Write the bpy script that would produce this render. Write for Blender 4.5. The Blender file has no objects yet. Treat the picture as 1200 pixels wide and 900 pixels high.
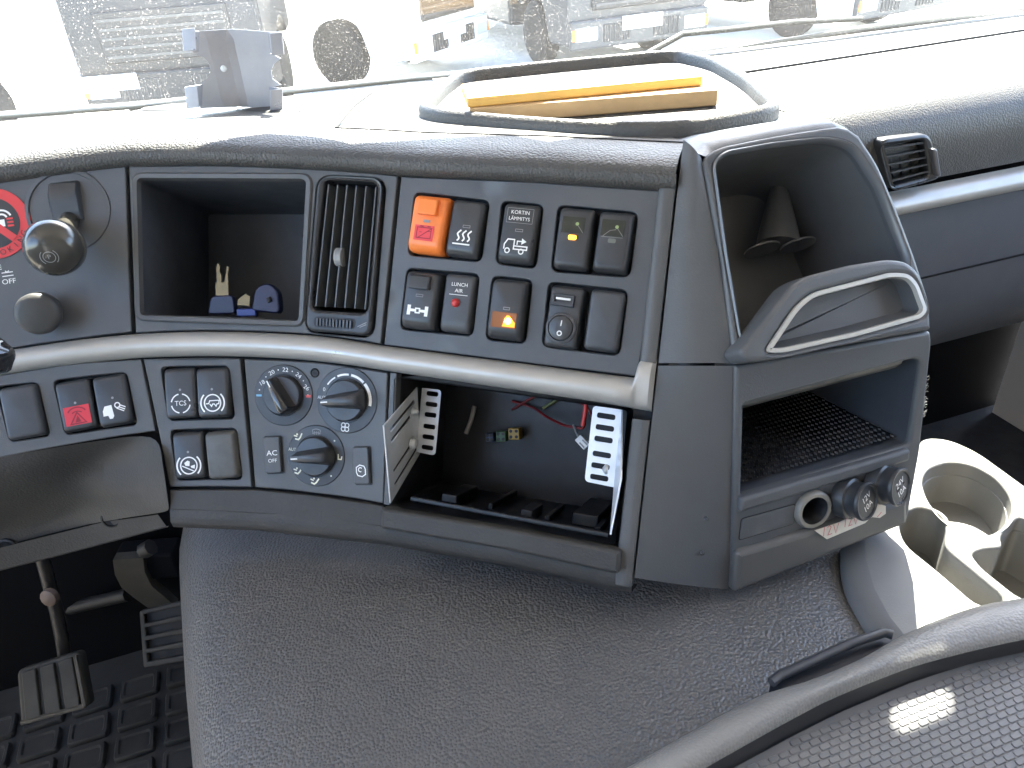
import bpy, bmesh, math, random
import numpy as np
from math import sin, cos, radians, atan, pi
from mathutils import Vector, Matrix
from mathutils.geometry import delaunay_2d_cdt

random.seed(7)
sc = bpy.context.scene
COL = sc.collection

# ------------------------------------------------------------------ camera
EYE = np.array([0.0, 0.0, 2.40])              # the photographer's eye inside the cab, ground at z = 0
FOC, PITCH, ROLL = 900.0, radians(32), atan(.073)
cam_d = bpy.data.cameras.new('camera')
cam_d.sensor_fit = 'HORIZONTAL'
cam_d.sensor_width = 36.0
cam_d.lens = FOC / 1200.0 * 36.0
cam_d.clip_start = 0.02
cam_d.clip_end = 500.0
cam = bpy.data.objects.new('camera', cam_d)
COL.objects.link(cam)
_f = Vector((0, cos(PITCH), -sin(PITCH)))
_u0 = Vector((0, sin(PITCH), cos(PITCH)))
_r0 = Vector((1, 0, 0))
_r = _r0 * cos(ROLL) - _u0 * sin(ROLL)
_u = _u0 * cos(ROLL) + _r0 * sin(ROLL)
cam.matrix_world = Matrix(((_r.x, _u.x, -_f.x, EYE[0]), (_r.y, _u.y, -_f.y, EYE[1]), (_r.z, _u.z, -_f.z, EYE[2]), (0, 0, 0, 1)))
sc.camera = cam

# ------------------------------------------------------------------ sky, sun, exposure
SUN_AZ, SUN_EL = radians(16), radians(50)
world = bpy.data.worlds.new('World'); sc.world = world; world.use_nodes = True
nt = world.node_tree; nt.nodes.clear()
sky = nt.nodes.new('ShaderNodeTexSky'); sky.sky_type = 'NISHITA'; sky.sun_disc = False
sky.air_density = 1.0; sky.dust_density = 1.5; sky.ozone_density = 1.0
sky.sun_elevation = SUN_EL; sky.sun_rotation = SUN_AZ
bgn = nt.nodes.new('ShaderNodeBackground'); bgn.inputs['Strength'].default_value = 0.13
wo = nt.nodes.new('ShaderNodeOutputWorld')
nt.links.new(sky.outputs[0], bgn.inputs[0]); nt.links.new(bgn.outputs[0], wo.inputs[0])
sun_d = bpy.data.lights.new('sun', 'SUN'); sun_d.energy = 5.0; sun_d.angle = radians(.5); sun_d.color = (1, .93, .82)
sun = bpy.data.objects.new('sun', sun_d); COL.objects.link(sun)
sun_dir = Vector((sin(SUN_AZ) * cos(SUN_EL), cos(SUN_AZ) * cos(SUN_EL), sin(SUN_EL)))
sun.rotation_euler = sun_dir.to_track_quat('Z', 'Y').to_euler()
sun.location = (0, 0, 8)
sc.view_settings.view_transform = 'Standard'; sc.view_settings.look = 'None'
sc.view_settings.exposure = 3.6; sc.view_settings.gamma = 1.0; sc.view_settings.use_curve_mapping = False
sc.render.engine = 'CYCLES'
sc.cycles.use_denoising = True
sc.cycles.max_bounces = 10; sc.cycles.diffuse_bounces = 5; sc.cycles.glossy_bounces = 4
sc.cycles.transparent_max_bounces = 12; sc.cycles.sample_clamp_indirect = 6.0
sc.cycles.caustics_reflective = False; sc.cycles.caustics_refractive = False

# ------------------------------------------------------------------ geometry of the view (eye-centred metres)
def ray(px, py):
    x = (px - 600) / FOC; y = -(py - 450) / FOC
    lx = x * cos(ROLL) + y * sin(ROLL); ly = -x * sin(ROLL) + y * cos(ROLL)
    return np.array([lx, cos(PITCH) + ly * sin(PITCH), -sin(PITCH) + ly * cos(PITCH)])
def proj(v):
    d = v[1] * cos(PITCH) - v[2] * sin(PITCH); u = v[1] * sin(PITCH) + v[2] * cos(PITCH)
    lx = v[0] / d; ly = u / d
    return np.array([600 + FOC * (lx * cos(ROLL) - ly * sin(ROLL)), 450 - FOC * (lx * sin(ROLL) + ly * cos(ROLL))])
def onz(px, py, z):
    r = ray(px, py); return r * (z / r[2])
def onplane(px, py, p, n):
    r = ray(px, py); return r * (np.dot(p, n) / np.dot(r, n))
def nrm(psi, d):
    psi = radians(psi); d = radians(d)
    return np.array([sin(psi) * cos(d), -cos(psi) * cos(d), sin(d)])
TPSI = radians(17)                                  # heading of the truck's cross axis
TX = np.array([cos(TPSI), sin(TPSI), 0]); TY = np.array([-sin(TPSI), cos(TPSI), 0]); TZ = np.array([0, 0, 1.0])
def ty(px, py, yp):                                  # point on a cross plane of the cab
    r = ray(px, py); return r * (yp / np.dot(r, TY))
def tr(x, y, z): return TX * x + TY * y + TZ * z

# dashboard front: a ruled sheet leaning back 30 degrees along a curved plan line
LEAN = radians(30)
C0 = ray(600, 420); C0 = C0 * (.535 / C0[1])
_ks = [-.9, -.45, -.2, -.115, .3]; _kp = [12, 12, -10, -20, -20]
_S = np.arange(-.9, .3001, .001); _a = np.radians(np.interp(_S, _ks, _kp))
_cx = np.concatenate([[0], np.cumsum((np.cos(_a[1:]) + np.cos(_a[:-1])) * .0005)])
_cy = np.concatenate([[0], np.cumsum((np.sin(_a[1:]) + np.sin(_a[:-1])) * .0005)])
_i0 = int(np.argmin(abs(_S)))
_cx = _cx - _cx[_i0] + C0[0]; _cy = _cy - _cy[_i0] + C0[1]
def frame(s):
    a = radians(np.interp(s, _ks, _kp))
    u = np.array([cos(a), sin(a), 0]); nh = np.array([sin(a), -cos(a), 0])
    up = -nh * sin(LEAN) + TZ * cos(LEAN); n = nh * cos(LEAN) + TZ * sin(LEAN)
    return u, up, n
def S(s, t, h=0.0):
    u, up, n = frame(s)
    return np.array([np.interp(s, _S, _cx), np.interp(s, _S, _cy), C0[2]]) + t * up + h * n
_gs, _gt = np.meshgrid(np.arange(-.6, .2, .02), np.arange(-.22, .24, .03)); _gs = _gs.ravel(); _gt = _gt.ravel()
_gp = np.array([proj(S(a, b)) for a, b in zip(_gs, _gt)])
def inv(px, py, h=0.0):
    """dashboard coordinates (s, t) seen at a picture position, at height h above the panel"""
    i = int(np.argmin((_gp[:, 0] - px) ** 2 + (_gp[:, 1] - py) ** 2)); x, t = _gs[i], _gt[i]
    for _ in range(9):
        q = proj(S(x, t, h)); e = 1e-4
        J = np.array([(proj(S(x + e, t, h)) - q) / e, (proj(S(x, t + e, h)) - q) / e]).T
        d = np.linalg.solve(J, np.array([px, py]) - q); x += d[0]; t += d[1]
    return np.array([x, t])
def invs(pts, h=0.0): return [inv(*p, h) for p in pts]

# ------------------------------------------------------------------ materials
MATS = {}
def mat(name, col, rough=.5, metal=0., bump=None, spec=.5, noise=None, emit=None, coat=0., alpha=None):
    """bump = (kind, scale, strength, distance); noise = (scale, amount) colour variation, dust and wear"""
    if name in MATS: return MATS[name]
    m = bpy.data.materials.new(name); m.use_nodes = True
    n = m.node_tree; L = n.links; b = n.nodes['Principled BSDF']
    b.inputs['Base Color'].default_value = (*col, 1); b.inputs['Roughness'].default_value = rough
    b.inputs['Metallic'].default_value = metal; b.inputs['Specular IOR Level'].default_value = spec
    b.inputs['Coat Weight'].default_value = coat
    tc = n.nodes.new('ShaderNodeTexCoord')
    if noise:
        t = n.nodes.new('ShaderNodeTexNoise'); t.inputs['Scale'].default_value = noise[0]; t.inputs['Detail'].default_value = 8
        t.inputs['Roughness'].default_value = .65
        L.new(tc.outputs['Object'], t.inputs['Vector'])
        r = n.nodes.new('ShaderNodeMapRange'); r.inputs[1].default_value = .3; r.inputs[2].default_value = .7
        r.inputs[3].default_value = 1 - noise[1]; r.inputs[4].default_value = 1 + noise[1]
        L.new(t.outputs['Fac'], r.inputs[0])
        mx = n.nodes.new('ShaderNodeVectorMath'); mx.operation = 'SCALE'; mx.inputs[0].default_value = col
        L.new(r.outputs[0], mx.inputs['Scale']); L.new(mx.outputs[0], b.inputs['Base Color'])
        r2 = n.nodes.new('ShaderNodeMapRange'); r2.inputs[3].default_value = min(1, rough + .1); r2.inputs[4].default_value = max(.02, rough - .1)
        r2.inputs[1].default_value = .3; r2.inputs[2].default_value = .7
        L.new(t.outputs['Fac'], r2.inputs[0]); L.new(r2.outputs[0], b.inputs['Roughness'])
    if bump:
        kind, scale, st, dist = bump
        if kind == 'pebble':
            t = n.nodes.new('ShaderNodeTexVoronoi'); t.feature = 'SMOOTH_F1'; t.inputs['Smoothness'].default_value = .22
            t.inputs['Randomness'].default_value = .9; o = t.outputs['Distance']
            w = n.nodes.new('ShaderNodeTexNoise'); w.inputs['Scale'].default_value = scale * .5
            L.new(tc.outputs['Object'], w.inputs['Vector'])
            va = n.nodes.new('ShaderNodeVectorMath'); va.operation = 'MULTIPLY_ADD'
            va.inputs[1].default_value = (.10 / scale,) * 3
            L.new(w.outputs['Color'], va.inputs[0]); L.new(tc.outputs['Object'], va.inputs[2]); L.new(va.outputs[0], t.inputs['Vector'])
        else:
            t = n.nodes.new('ShaderNodeTexNoise'); t.inputs['Detail'].default_value = 3; o = t.outputs['Fac']
            L.new(tc.outputs['Object'], t.inputs['Vector'])
        t.inputs['Scale'].default_value = scale
        bp = n.nodes.new('ShaderNodeBump'); bp.inputs['Strength'].default_value = st; bp.inputs['Distance'].default_value = dist
        bp.invert = kind == 'pebble'
        L.new(o, bp.inputs['Height']); L.new(bp.outputs[0], b.inputs['Normal'])
    if emit:
        b.inputs['Emission Color'].default_value = (*emit[0], 1); b.inputs['Emission Strength'].default_value = emit[1]
    MATS[name] = m
    return m
PANEL = mat('panel_plastic', (.076, .080, .088), .42, bump=('noise', 1400, .25, .0004), noise=(9, .12))
FRAMEP = mat('frame_plastic', (.084, .086, .089), .45, bump=('noise', 900, .3, .0005), noise=(8, .12))
PAD = mat('padded_skin', (.062, .060, .057), .5, bump=('pebble', 480, .7, .0010), noise=(7, .12))
TOPP = mat('dash_top_skin', (.088, .086, .082), .5, bump=('pebble', 480, .5, .0009), noise=(5, .14))
HUMP = mat('tunnel_vinyl', (.118, .115, .111), .36, bump=('pebble', 400, .9, .0015), noise=(5, .16))
KNEE = mat('knee_plastic', (.040, .0385, .036), .6, bump=('noise', 500, .4, .0012), noise=(6, .15))
BLACK = mat('black_recess', (.012, .013, .016), .6)
CAV = mat('cavity_plastic', (.062, .070, .085), .5, noise=(12, .25))
SWITCH = mat('switch_plastic', (.034, .036, .040), .36, bump=('noise', 1600, .15, .0003), noise=(40, .15))
SWITCHB = mat('switch_blank_plastic', (.052, .055, .062), .40, bump=('noise', 1600, .15, .0003), noise=(40, .15))
SILVER = mat('satin_silver_paint', (.43, .42, .40), .36, metal=.3, noise=(22, .05))
ORANGE = mat('orange_plastic', (.85, .21, .04), .38, noise=(30, .1))
RED = mat('red_print', (.62, .03, .045), .5)
DARKRED = mat('dark_red_print', (.25, .008, .02), .5)
WHITE = mat('white_print', (.82, .82, .80), .5)
GREYP = mat('grey_print', (.25, .25, .25), .5)
CREAM = mat('cream_print', (.72, .70, .55), .5)
BLUEP = mat('blue_print', (.18, .42, .62), .5)
REDDOT = mat('red_dot', (.70, .10, .08), .5)
AMBER = mat('amber_lamp', (.9, .35, .02), .3, emit=((1, .36, .01), 1.6))
AMBERG = mat('amber_window', (.10, .04, .01), .15, emit=((1, .25, .01), .012))
GLOSS = mat('black_gloss', (.018, .018, .02), .16, coat=.5)
STEEL = mat('galvanised_steel', (.62, .64, .66), .40, metal=.45, noise=(35, .12))
STEELW = mat('bracket_steel', (.36, .37, .41), .34, metal=.5, noise=(28, .08))
WOODA = mat('pine_wood', (.52, .34, .17), .55, noise=(18, .15))
WOODB = mat('honey_wood', (.74, .44, .12), .5, noise=(16, .12))
RUBBER = mat('black_rubber', (.022, .022, .024), .7, noise=(20, .2))
MATR = mat('box_mat_rubber', (.13, .13, .132), .40, noise=(9, .2))
BOXR = mat('box_rim_vinyl', (.20, .195, .185), .40, bump=('pebble', 480, .45, .0009), noise=(7, .12))
CUPC = mat('cup_console_plastic', (.17, .168, .16), .5, bump=('noise', 700, .3, .0005), noise=(7, .1))
PEDAL = mat('pedal_rubber', (.028, .027, .023), .6, noise=(14, .35))
FLOORR = mat('floor_rubber', (.022, .023, .024), .7, noise=(10, .3))
PAPER = mat('masking_tape', (.66, .62, .55), .7, noise=(45, .12))
KEYBLUE = mat('blue_key_plastic', (.008, .012, .05), .35)
BRASS = mat('key_metal', (.17, .125, .065), .35, metal=.7)
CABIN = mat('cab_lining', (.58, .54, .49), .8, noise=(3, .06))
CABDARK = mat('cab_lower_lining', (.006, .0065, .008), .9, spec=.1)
WRED = mat('wire_red', (.20, .008, .01), .4)
WBLK = mat('wire_black', (.02, .02, .02), .4)
WGRY = mat('wire_grey', (.22, .21, .2), .5)
YEL = mat('yellow_connector', (.35, .22, .02), .4)
GRN = mat('green_connector', (.03, .10, .03), .4)
BLUC = mat('blue_connector', (.01, .03, .10), .4)
WCON = mat('white_connector', (.75, .75, .73), .4)
TWHITE = mat('white_truck_paint', (.78, .78, .77), .3, coat=.4)
TDARK = mat('dark_truck_plastic', (.022, .023, .025), .5)
TGREY = mat('grey_truck_plastic', (.07, .07, .07), .5)
TYRE = mat('tyre_rubber', (.014, .014, .014), .8)
RIMM = mat('rim_metal', (.5, .5, .5), .4, metal=.6)
LAMP = mat('lamp_glass', (.7, .72, .75), .1, coat=.5)
ORLAMP = mat('orange_lens', (.75, .25, .03), .25)
GROUND = mat('yard_concrete', (.50, .49, .46), .85, noise=(.8, .15))
TGLASS = mat('truck_glass', (.03, .035, .04), .08)

# ------------------------------------------------------------------ mesh helpers
class MB:
    def __init__(s): s.v = []; s.f = []
    def add(s, vs, fs):
        o = len(s.v); s.v += [tuple(map(float, v)) for v in vs]; s.f += [tuple(o + i for i in f) for f in fs]; return s
    def loft(s, rings, cap0=False, cap1=False, closed=True):
        n = len(rings[0]); o = len(s.v)
        for r in rings: s.v += [tuple(map(float, p)) for p in r]
        for k in range(len(rings) - 1):
            for i in range(n if closed else n - 1):
                j = (i + 1) % n
                s.f.append((o + k * n + i, o + k * n + j, o + (k + 1) * n + j, o + (k + 1) * n + i))
        if cap0: s.f.append(tuple(o + i for i in range(n))[::-1])
        if cap1: s.f.append(tuple(o + (len(rings) - 1) * n + i for i in range(n)))
        return s
    def box(s, o, ux, uy, uz):           # o corner, three edge vectors
        o, ux, uy, uz = map(np.array, (o, ux, uy, uz))
        p = [o, o + ux, o + ux + uy, o + uy]; q = [a + uz for a in p]
        return s.add(p + q, [(3, 2, 1, 0), (4, 5, 6, 7), (0, 1, 5, 4), (1, 2, 6, 5), (2, 3, 7, 6), (3, 0, 4, 7)])
    def cbox(s, c, ux, uy, uz):          # centred box with full-length edge vectors
        c, ux, uy, uz = map(np.array, (c, ux, uy, uz)); return s.box(c - ux / 2 - uy / 2 - uz / 2, ux, uy, uz)
    def tube(s, pts, r, n=8):
        pts = [np.array(p, float) for p in pts]; rings = []
        rr = r if hasattr(r, '__len__') else [r] * len(pts)
        ref = None
        for i, p in enumerate(pts):
            t = pts[min(i + 1, len(pts) - 1)] - pts[max(i - 1, 0)]; t = t / np.linalg.norm(t)
            if ref is None: ref = np.array([0, 0, 1.0]) if abs(t[2]) < .9 else np.array([1.0, 0, 0])
            a = np.cross(t, ref); a /= np.linalg.norm(a); b = np.cross(a, t); ref = b
            rings.append([p + rr[i] * (cos(2 * pi * k / n) * a + sin(2 * pi * k / n) * b) for k in range(n)])
        return s.loft(rings, True, True)
    def lathe(s, o, ax, prof, n=32, caps=True):   # prof: (radius, height along axis)
        ax = np.array(ax, float); ax /= np.linalg.norm(ax)
        e = np.array([0, 0, 1.0]) if abs(ax[2]) < .9 else np.array([1.0, 0, 0])
        a = np.cross(e, ax); a /= np.linalg.norm(a); b = np.cross(ax, a); o = np.array(o, float)
        rings = [[o + h * ax + max(r, 1e-5) * (cos(2 * pi * k / n) * a + sin(2 * pi * k / n) * b) for k in range(n)] for r, h in prof]
        return s.loft(rings, caps, caps)
LOC = {}
def tag(o, label=None, cat=None, group=None, kind=None):
    if label: o['label'] = label
    if cat: o['category'] = cat
    if group: o['group'] = group
    if kind: o['kind'] = kind
    return o
def thing(name, loc, label, cat, group=None):
    o = bpy.data.objects.new(name, None); o.empty_display_size = .05; COL.objects.link(o)
    L = np.array(loc, float); o.location = L + EYE; LOC[o.name] = L
    return tag(o, label, cat, group)
def build(name, mb, m, parent=None, smooth=None, bevel=None, seg=2, label=None, cat=None, group=None, kind=None, sub=0, angle=None):
    if bevel and hasattr(mb, 'args'): mb = sheet(*mb.args, ch=bevel, seg=seg); bevel = None; smooth = 50
    me = bpy.data.meshes.new(name)
    if parent is not None: L = LOC[parent.name]
    else:
        a = np.array(mb.v); L = np.array([a[:, 0].mean(), a[:, 1].mean(), a[:, 2].min()])
    me.from_pydata([tuple(np.array(v) - L) for v in mb.v], [], mb.f); me.update()
    bm = bmesh.new(); bm.from_mesh(me); bmesh.ops.recalc_face_normals(bm, faces=bm.faces); bm.to_mesh(me); bm.free()
    me.materials.append(m)
    o = bpy.data.objects.new(name, me); COL.objects.link(o); LOC[o.name] = L
    if parent is not None: o.parent = parent
    else: o.location = L + EYE
    if smooth:
        for p in me.polygons: p.use_smooth = True
        me.set_sharp_from_angle(angle=radians(smooth))
    if bevel:
        b = o.modifiers.new('b', 'BEVEL'); b.width = bevel; b.segments = seg; b.limit_method = 'ANGLE'; b.angle_limit = radians(angle or 45)
        b.use_clamp_overlap = True
        for p in me.polygons: p.use_smooth = True
        w = o.modifiers.new('w', 'WEIGHTED_NORMAL'); w.mode = 'FACE_AREA'; w.weight = 100; w.keep_sharp = False
    if sub:
        q = o.modifiers.new('s', 'SUBSURF'); q.levels = sub; q.render_levels = sub
    return tag(o, label, cat, group, kind)
def rpoly(pts, r, n=5):
    """round the corners of a 2-D polygon"""
    pts = [np.array(p, float) for p in pts]; out = []; N = len(pts)
    for i, p in enumerate(pts):
        a = pts[i - 1] - p; b = pts[(i + 1) % N] - p; la, lb = np.linalg.norm(a), np.linalg.norm(b)
        rr = r[i] if hasattr(r, '__len__') else r
        d = min(rr, la * .45, lb * .45)
        if d < 1e-6: out.append(p); continue
        A = p + a / la * d; B = p + b / lb * d
        for k in range(n + 1):
            t = k / n; out.append((1 - t) ** 2 * A + 2 * t * (1 - t) * p + t * t * B)
    return out
def area2(p): return .5 * sum(p[i - 1][0] * p[i][1] - p[i][0] * p[i - 1][1] for i in range(len(p)))
def inset(pts, d):
    """shrink a 2-D polygon by d"""
    P = [np.array(p, float) for p in pts]; N = len(P); sg = 1 if area2(P) > 0 else -1; out = []
    for i in range(N):
        a = P[i] - P[i - 1]; b = P[(i + 1) % N] - P[i]
        a = a / (np.linalg.norm(a) + 1e-12); b = b / (np.linalg.norm(b) + 1e-12)
        na = np.array([-a[1], a[0]]) * sg; nb = np.array([-b[1], b[0]]) * sg
        m = na + nb; l = np.linalg.norm(m)
        if l < 1e-6: out.append(P[i] + na * d); continue
        m /= l; out.append(P[i] + m * d / max(.35, np.dot(m, na)))
    return out
def inside(p, poly):
    c = False; x, y = p; n = len(poly)
    for i in range(n):
        x1, y1 = poly[i - 1]; x2, y2 = poly[i]
        if (y1 > y) != (y2 > y) and x < (x2 - x1) * (y - y1) / (y2 - y1) + x1: c = not c
    return c
def dense(pts, step):
    out = []; N = len(pts)
    for i in range(N):
        a = np.array(pts[i], float); b = np.array(pts[(i + 1) % N], float); k = max(1, int(np.ceil(np.linalg.norm(b - a) / step)))
        out += [a + (b - a) * j / k for j in range(k)]
    return out
def sheet(outline, holes, fn, depth, step=.012, mb=None, hole_depth=None, back=False, ch=0., seg=2):
    """solid panel: fn(x, y, h) -> point; front at h = 0, edge walls down to -depth, openings with their own wall depth"""
    mb = mb or MB(); mb.args = (outline, holes, fn, depth, step, None, hole_depth, back)
    outer = [dense(outline, step)] + [dense(h, step) for h in holes]
    loops = [inset(l, ch if k == 0 else -ch) for k, l in enumerate(outer)] if ch else outer
    pts = []; edges = []
    for l in loops:
        o = len(pts); pts += [Vector((p[0], p[1])) for p in l]; edges += [(o + i, o + (i + 1) % len(l)) for i in range(len(l))]
    nb = len(pts)
    xs = [p[0] for p in outline]; ys = [p[1] for p in outline]; B = np.array([[p.x, p.y] for p in pts])
    for x in np.arange(min(xs) + step / 2, max(xs), step):
        for y in np.arange(min(ys) + step / 2, max(ys), step):
            if inside((x, y), loops[0]) and not any(inside((x, y), l) for l in loops[1:]) and np.min((B[:, 0] - x) ** 2 + (B[:, 1] - y) ** 2) > (step * .45) ** 2:
                pts.append(Vector((x, y)))
    vo, eo, fo, ov, oe, of = delaunay_2d_cdt(pts, edges, [], 0, 1e-7)
    imap = {}
    for i, src in enumerate(ov):
        for q in src: imap[q] = i
    fs = []
    for f in fo:
        c = (sum(vo[i].x for i in f) / len(f), sum(vo[i].y for i in f) / len(f))
        if inside(c, loops[0]) and not any(inside(c, l) for l in loops[1:]): fs.append(tuple(f))
    V = [fn(v.x, v.y, 0.) for v in vo]; F = list(fs); o = 0
    for k, l in enumerate(loops):
        d = depth if k == 0 or hole_depth is None else hole_depth
        idx = [imap[o + i] for i in range(len(l))]; nl = len(l)
        rings = [(l, 0.)]
        if ch:                                       # rounded edge between face and wall
            for g in range(1, seg + 1):
                th = pi / 2 * g / seg; w = 1 - sin(th)
                rings.append(([np.array(a) * w + np.array(b) * (1 - w) for a, b in zip(l, outer[k])], -ch * (1 - cos(th))))
        rings.append((outer[k], -max(d, ch * 1.05)))
        b0 = len(V)
        for q, hh in rings: V += [fn(p[0], p[1], hh) for p in q]
        for g in range(len(rings) - 1):
            for i in range(nl):
                j = (i + 1) % nl; F.append((b0 + g * nl + i, b0 + g * nl + j, b0 + (g + 1) * nl + j, b0 + (g + 1) * nl + i))
        o += nl
    if back:
        off = len(V); V += [fn(v.x, v.y, -depth) for v in vo]; F += [tuple(off + i for i in f[::-1]) for f in fs]
    mb.add(V, F)
    return mb
def flat(poly, fn, h=0., mb=None):
    """one thin filled polygon at height h"""
    mb = mb or MB(); return mb.add([fn(p[0], p[1], h) for p in poly], [tuple(range(len(poly)))])
def strokes(lines, fn, h=0., mb=None):
    """flat print made of pen strokes: (points, width)"""
    mb = mb or MB()
    for pts, w in lines:
        P = [np.array(p, float) for p in pts]
        closed = len(P) > 2 and np.linalg.norm(P[0] - P[-1]) < 1e-9
        L = []; R = []
        for i, p in enumerate(P):
            a = P[i] - P[i - 1] if i else (P[-1] - P[-2] if closed else P[1] - P[0])
            b = P[i + 1] - P[i] if i < len(P) - 1 else (P[1] - P[0] if closed else P[-1] - P[-2])
            a = a / (np.linalg.norm(a) + 1e-12); b = b / (np.linalg.norm(b) + 1e-12); m = a + b
            m = m / (np.linalg.norm(m) + 1e-12); n = np.array([-m[1], m[0]]); k = w / 2 / max(.5, np.dot(m, a))
            L.append(p + n * k); R.append(p - n * k)
        V = [fn(q[0], q[1], h) for q in L + R]; N = len(P)
        mb.add(V, [(i, i + 1, N + i + 1, N + i) for i in range(N - 1)])
    return mb
def arc(cx, cy, r, a0, a1, n=24, ry=None):
    return [(cx + r * cos(radians(a0 + (a1 - a0) * i / n)), cy + (ry or r) * sin(radians(a0 + (a1 - a0) * i / n))) for i in range(n + 1)]
def circ(cx, cy, r, n=32, ry=None): return arc(cx, cy, r, 0, 360, n, ry)[:-1]
_txt = {}
def text2d(body):
    if body not in _txt:
        c = bpy.data.curves.new('t', 'FONT'); c.body = body; c.size = 1; c.align_x = 'CENTER'; c.align_y = 'CENTER'; c.resolution_u = 3
        o = bpy.data.objects.new('t', c); COL.objects.link(o)
        dg = bpy.context.evaluated_depsgraph_get(); dg.update()
        me = bpy.data.meshes.new_from_object(o.evaluated_get(dg))
        _txt[body] = ([(v.co.x, v.co.y) for v in me.vertices], [tuple(p.vertices) for p in me.polygons])
        bpy.data.objects.remove(o); bpy.data.curves.remove(c); bpy.data.meshes.remove(me)
    return _txt[body]
def text(body, fn, x, y, size, rot=0., h=0., mb=None, wide=1.):
    mb = mb or MB(); V, F = text2d(body); c, s = cos(rot), sin(rot)
    return mb.add([fn(x + size * (vx * wide * c - vy * s), y + size * (vx * wide * s + vy * c), h) for vx, vy in V], F)
def local(s, t, h0=0., rot=0.):
    """flat tangent frame at a place on the dashboard"""
    u, up, n = frame(s); o = S(s, t, h0); c, si = cos(rot), sin(rot); a = u * c + up * si; b = -u * si + up * c
    def fn(x, y, h=0.): return o + a * x + b * y + n * h
    fn.o, fn.x, fn.y, fn.n = o, a, b, n
    return fn
def planef(o, a, b, n):
    def fn(x, y, h=0.): return o + a * x + b * y + n * h
    fn.o, fn.x, fn.y, fn.n = o, a, b, n
    return fn

# =================================================================== SETTING
GZ = -EYE[2]
build('ground', MB().add([(-150, -60, GZ), (150, -60, GZ), (150, 200, GZ), (-150, 200, GZ)], [(0, 1, 2, 3)]), GROUND, kind='structure')
FZ = -1.02                                                     # cab floor
m = MB().box(tr(-1.05, -1.2, FZ - .04), TX * 2.5, TY * 2.6, TZ * .04)
build('floor', m, RUBBER, kind='structure')
# cab shell: roof, back wall, door walls with window openings, header above the windscreen
XL, XR, YB, YF, ZR = -1.06, 1.46, -1.2, 1.0, .80
build('ceiling', MB().box(tr(XL, YB, ZR), TX * (XR - XL), TY * (YF - .14 - YB), TZ * .05), CABIN, kind='structure')
build('wall_back', MB().box(tr(XL, YB - .05, FZ), TX * (XR - XL), TY * .05, TZ * (ZR - FZ)), CABIN, kind='structure')
for nm, x in (('wall_left', XL - .05), ('wall_right', XR)):
    fn = lambda a, b, h, x=x: tr(x + h, a, b)
    mb = sheet([(YB, FZ), (YF, FZ), (YF, -.16), (YF - .14, ZR), (YB, ZR)], [rpoly([(-.45, -.24), (YF - .16, -.24), (YF - .26, .60), (-.45, .60)], .06)], fn, .05, .2, back=True)
    build(nm, mb, CABIN, kind='structure')
# firewall under the dashboard
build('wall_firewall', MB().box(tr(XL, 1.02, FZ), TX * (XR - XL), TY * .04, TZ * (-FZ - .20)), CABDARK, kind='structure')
build('wall_header', MB().box(tr(XL, YF - .16, .56), TX * (XR - XL), TY * .05, TZ * .24), CABIN, kind='structure')

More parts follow.
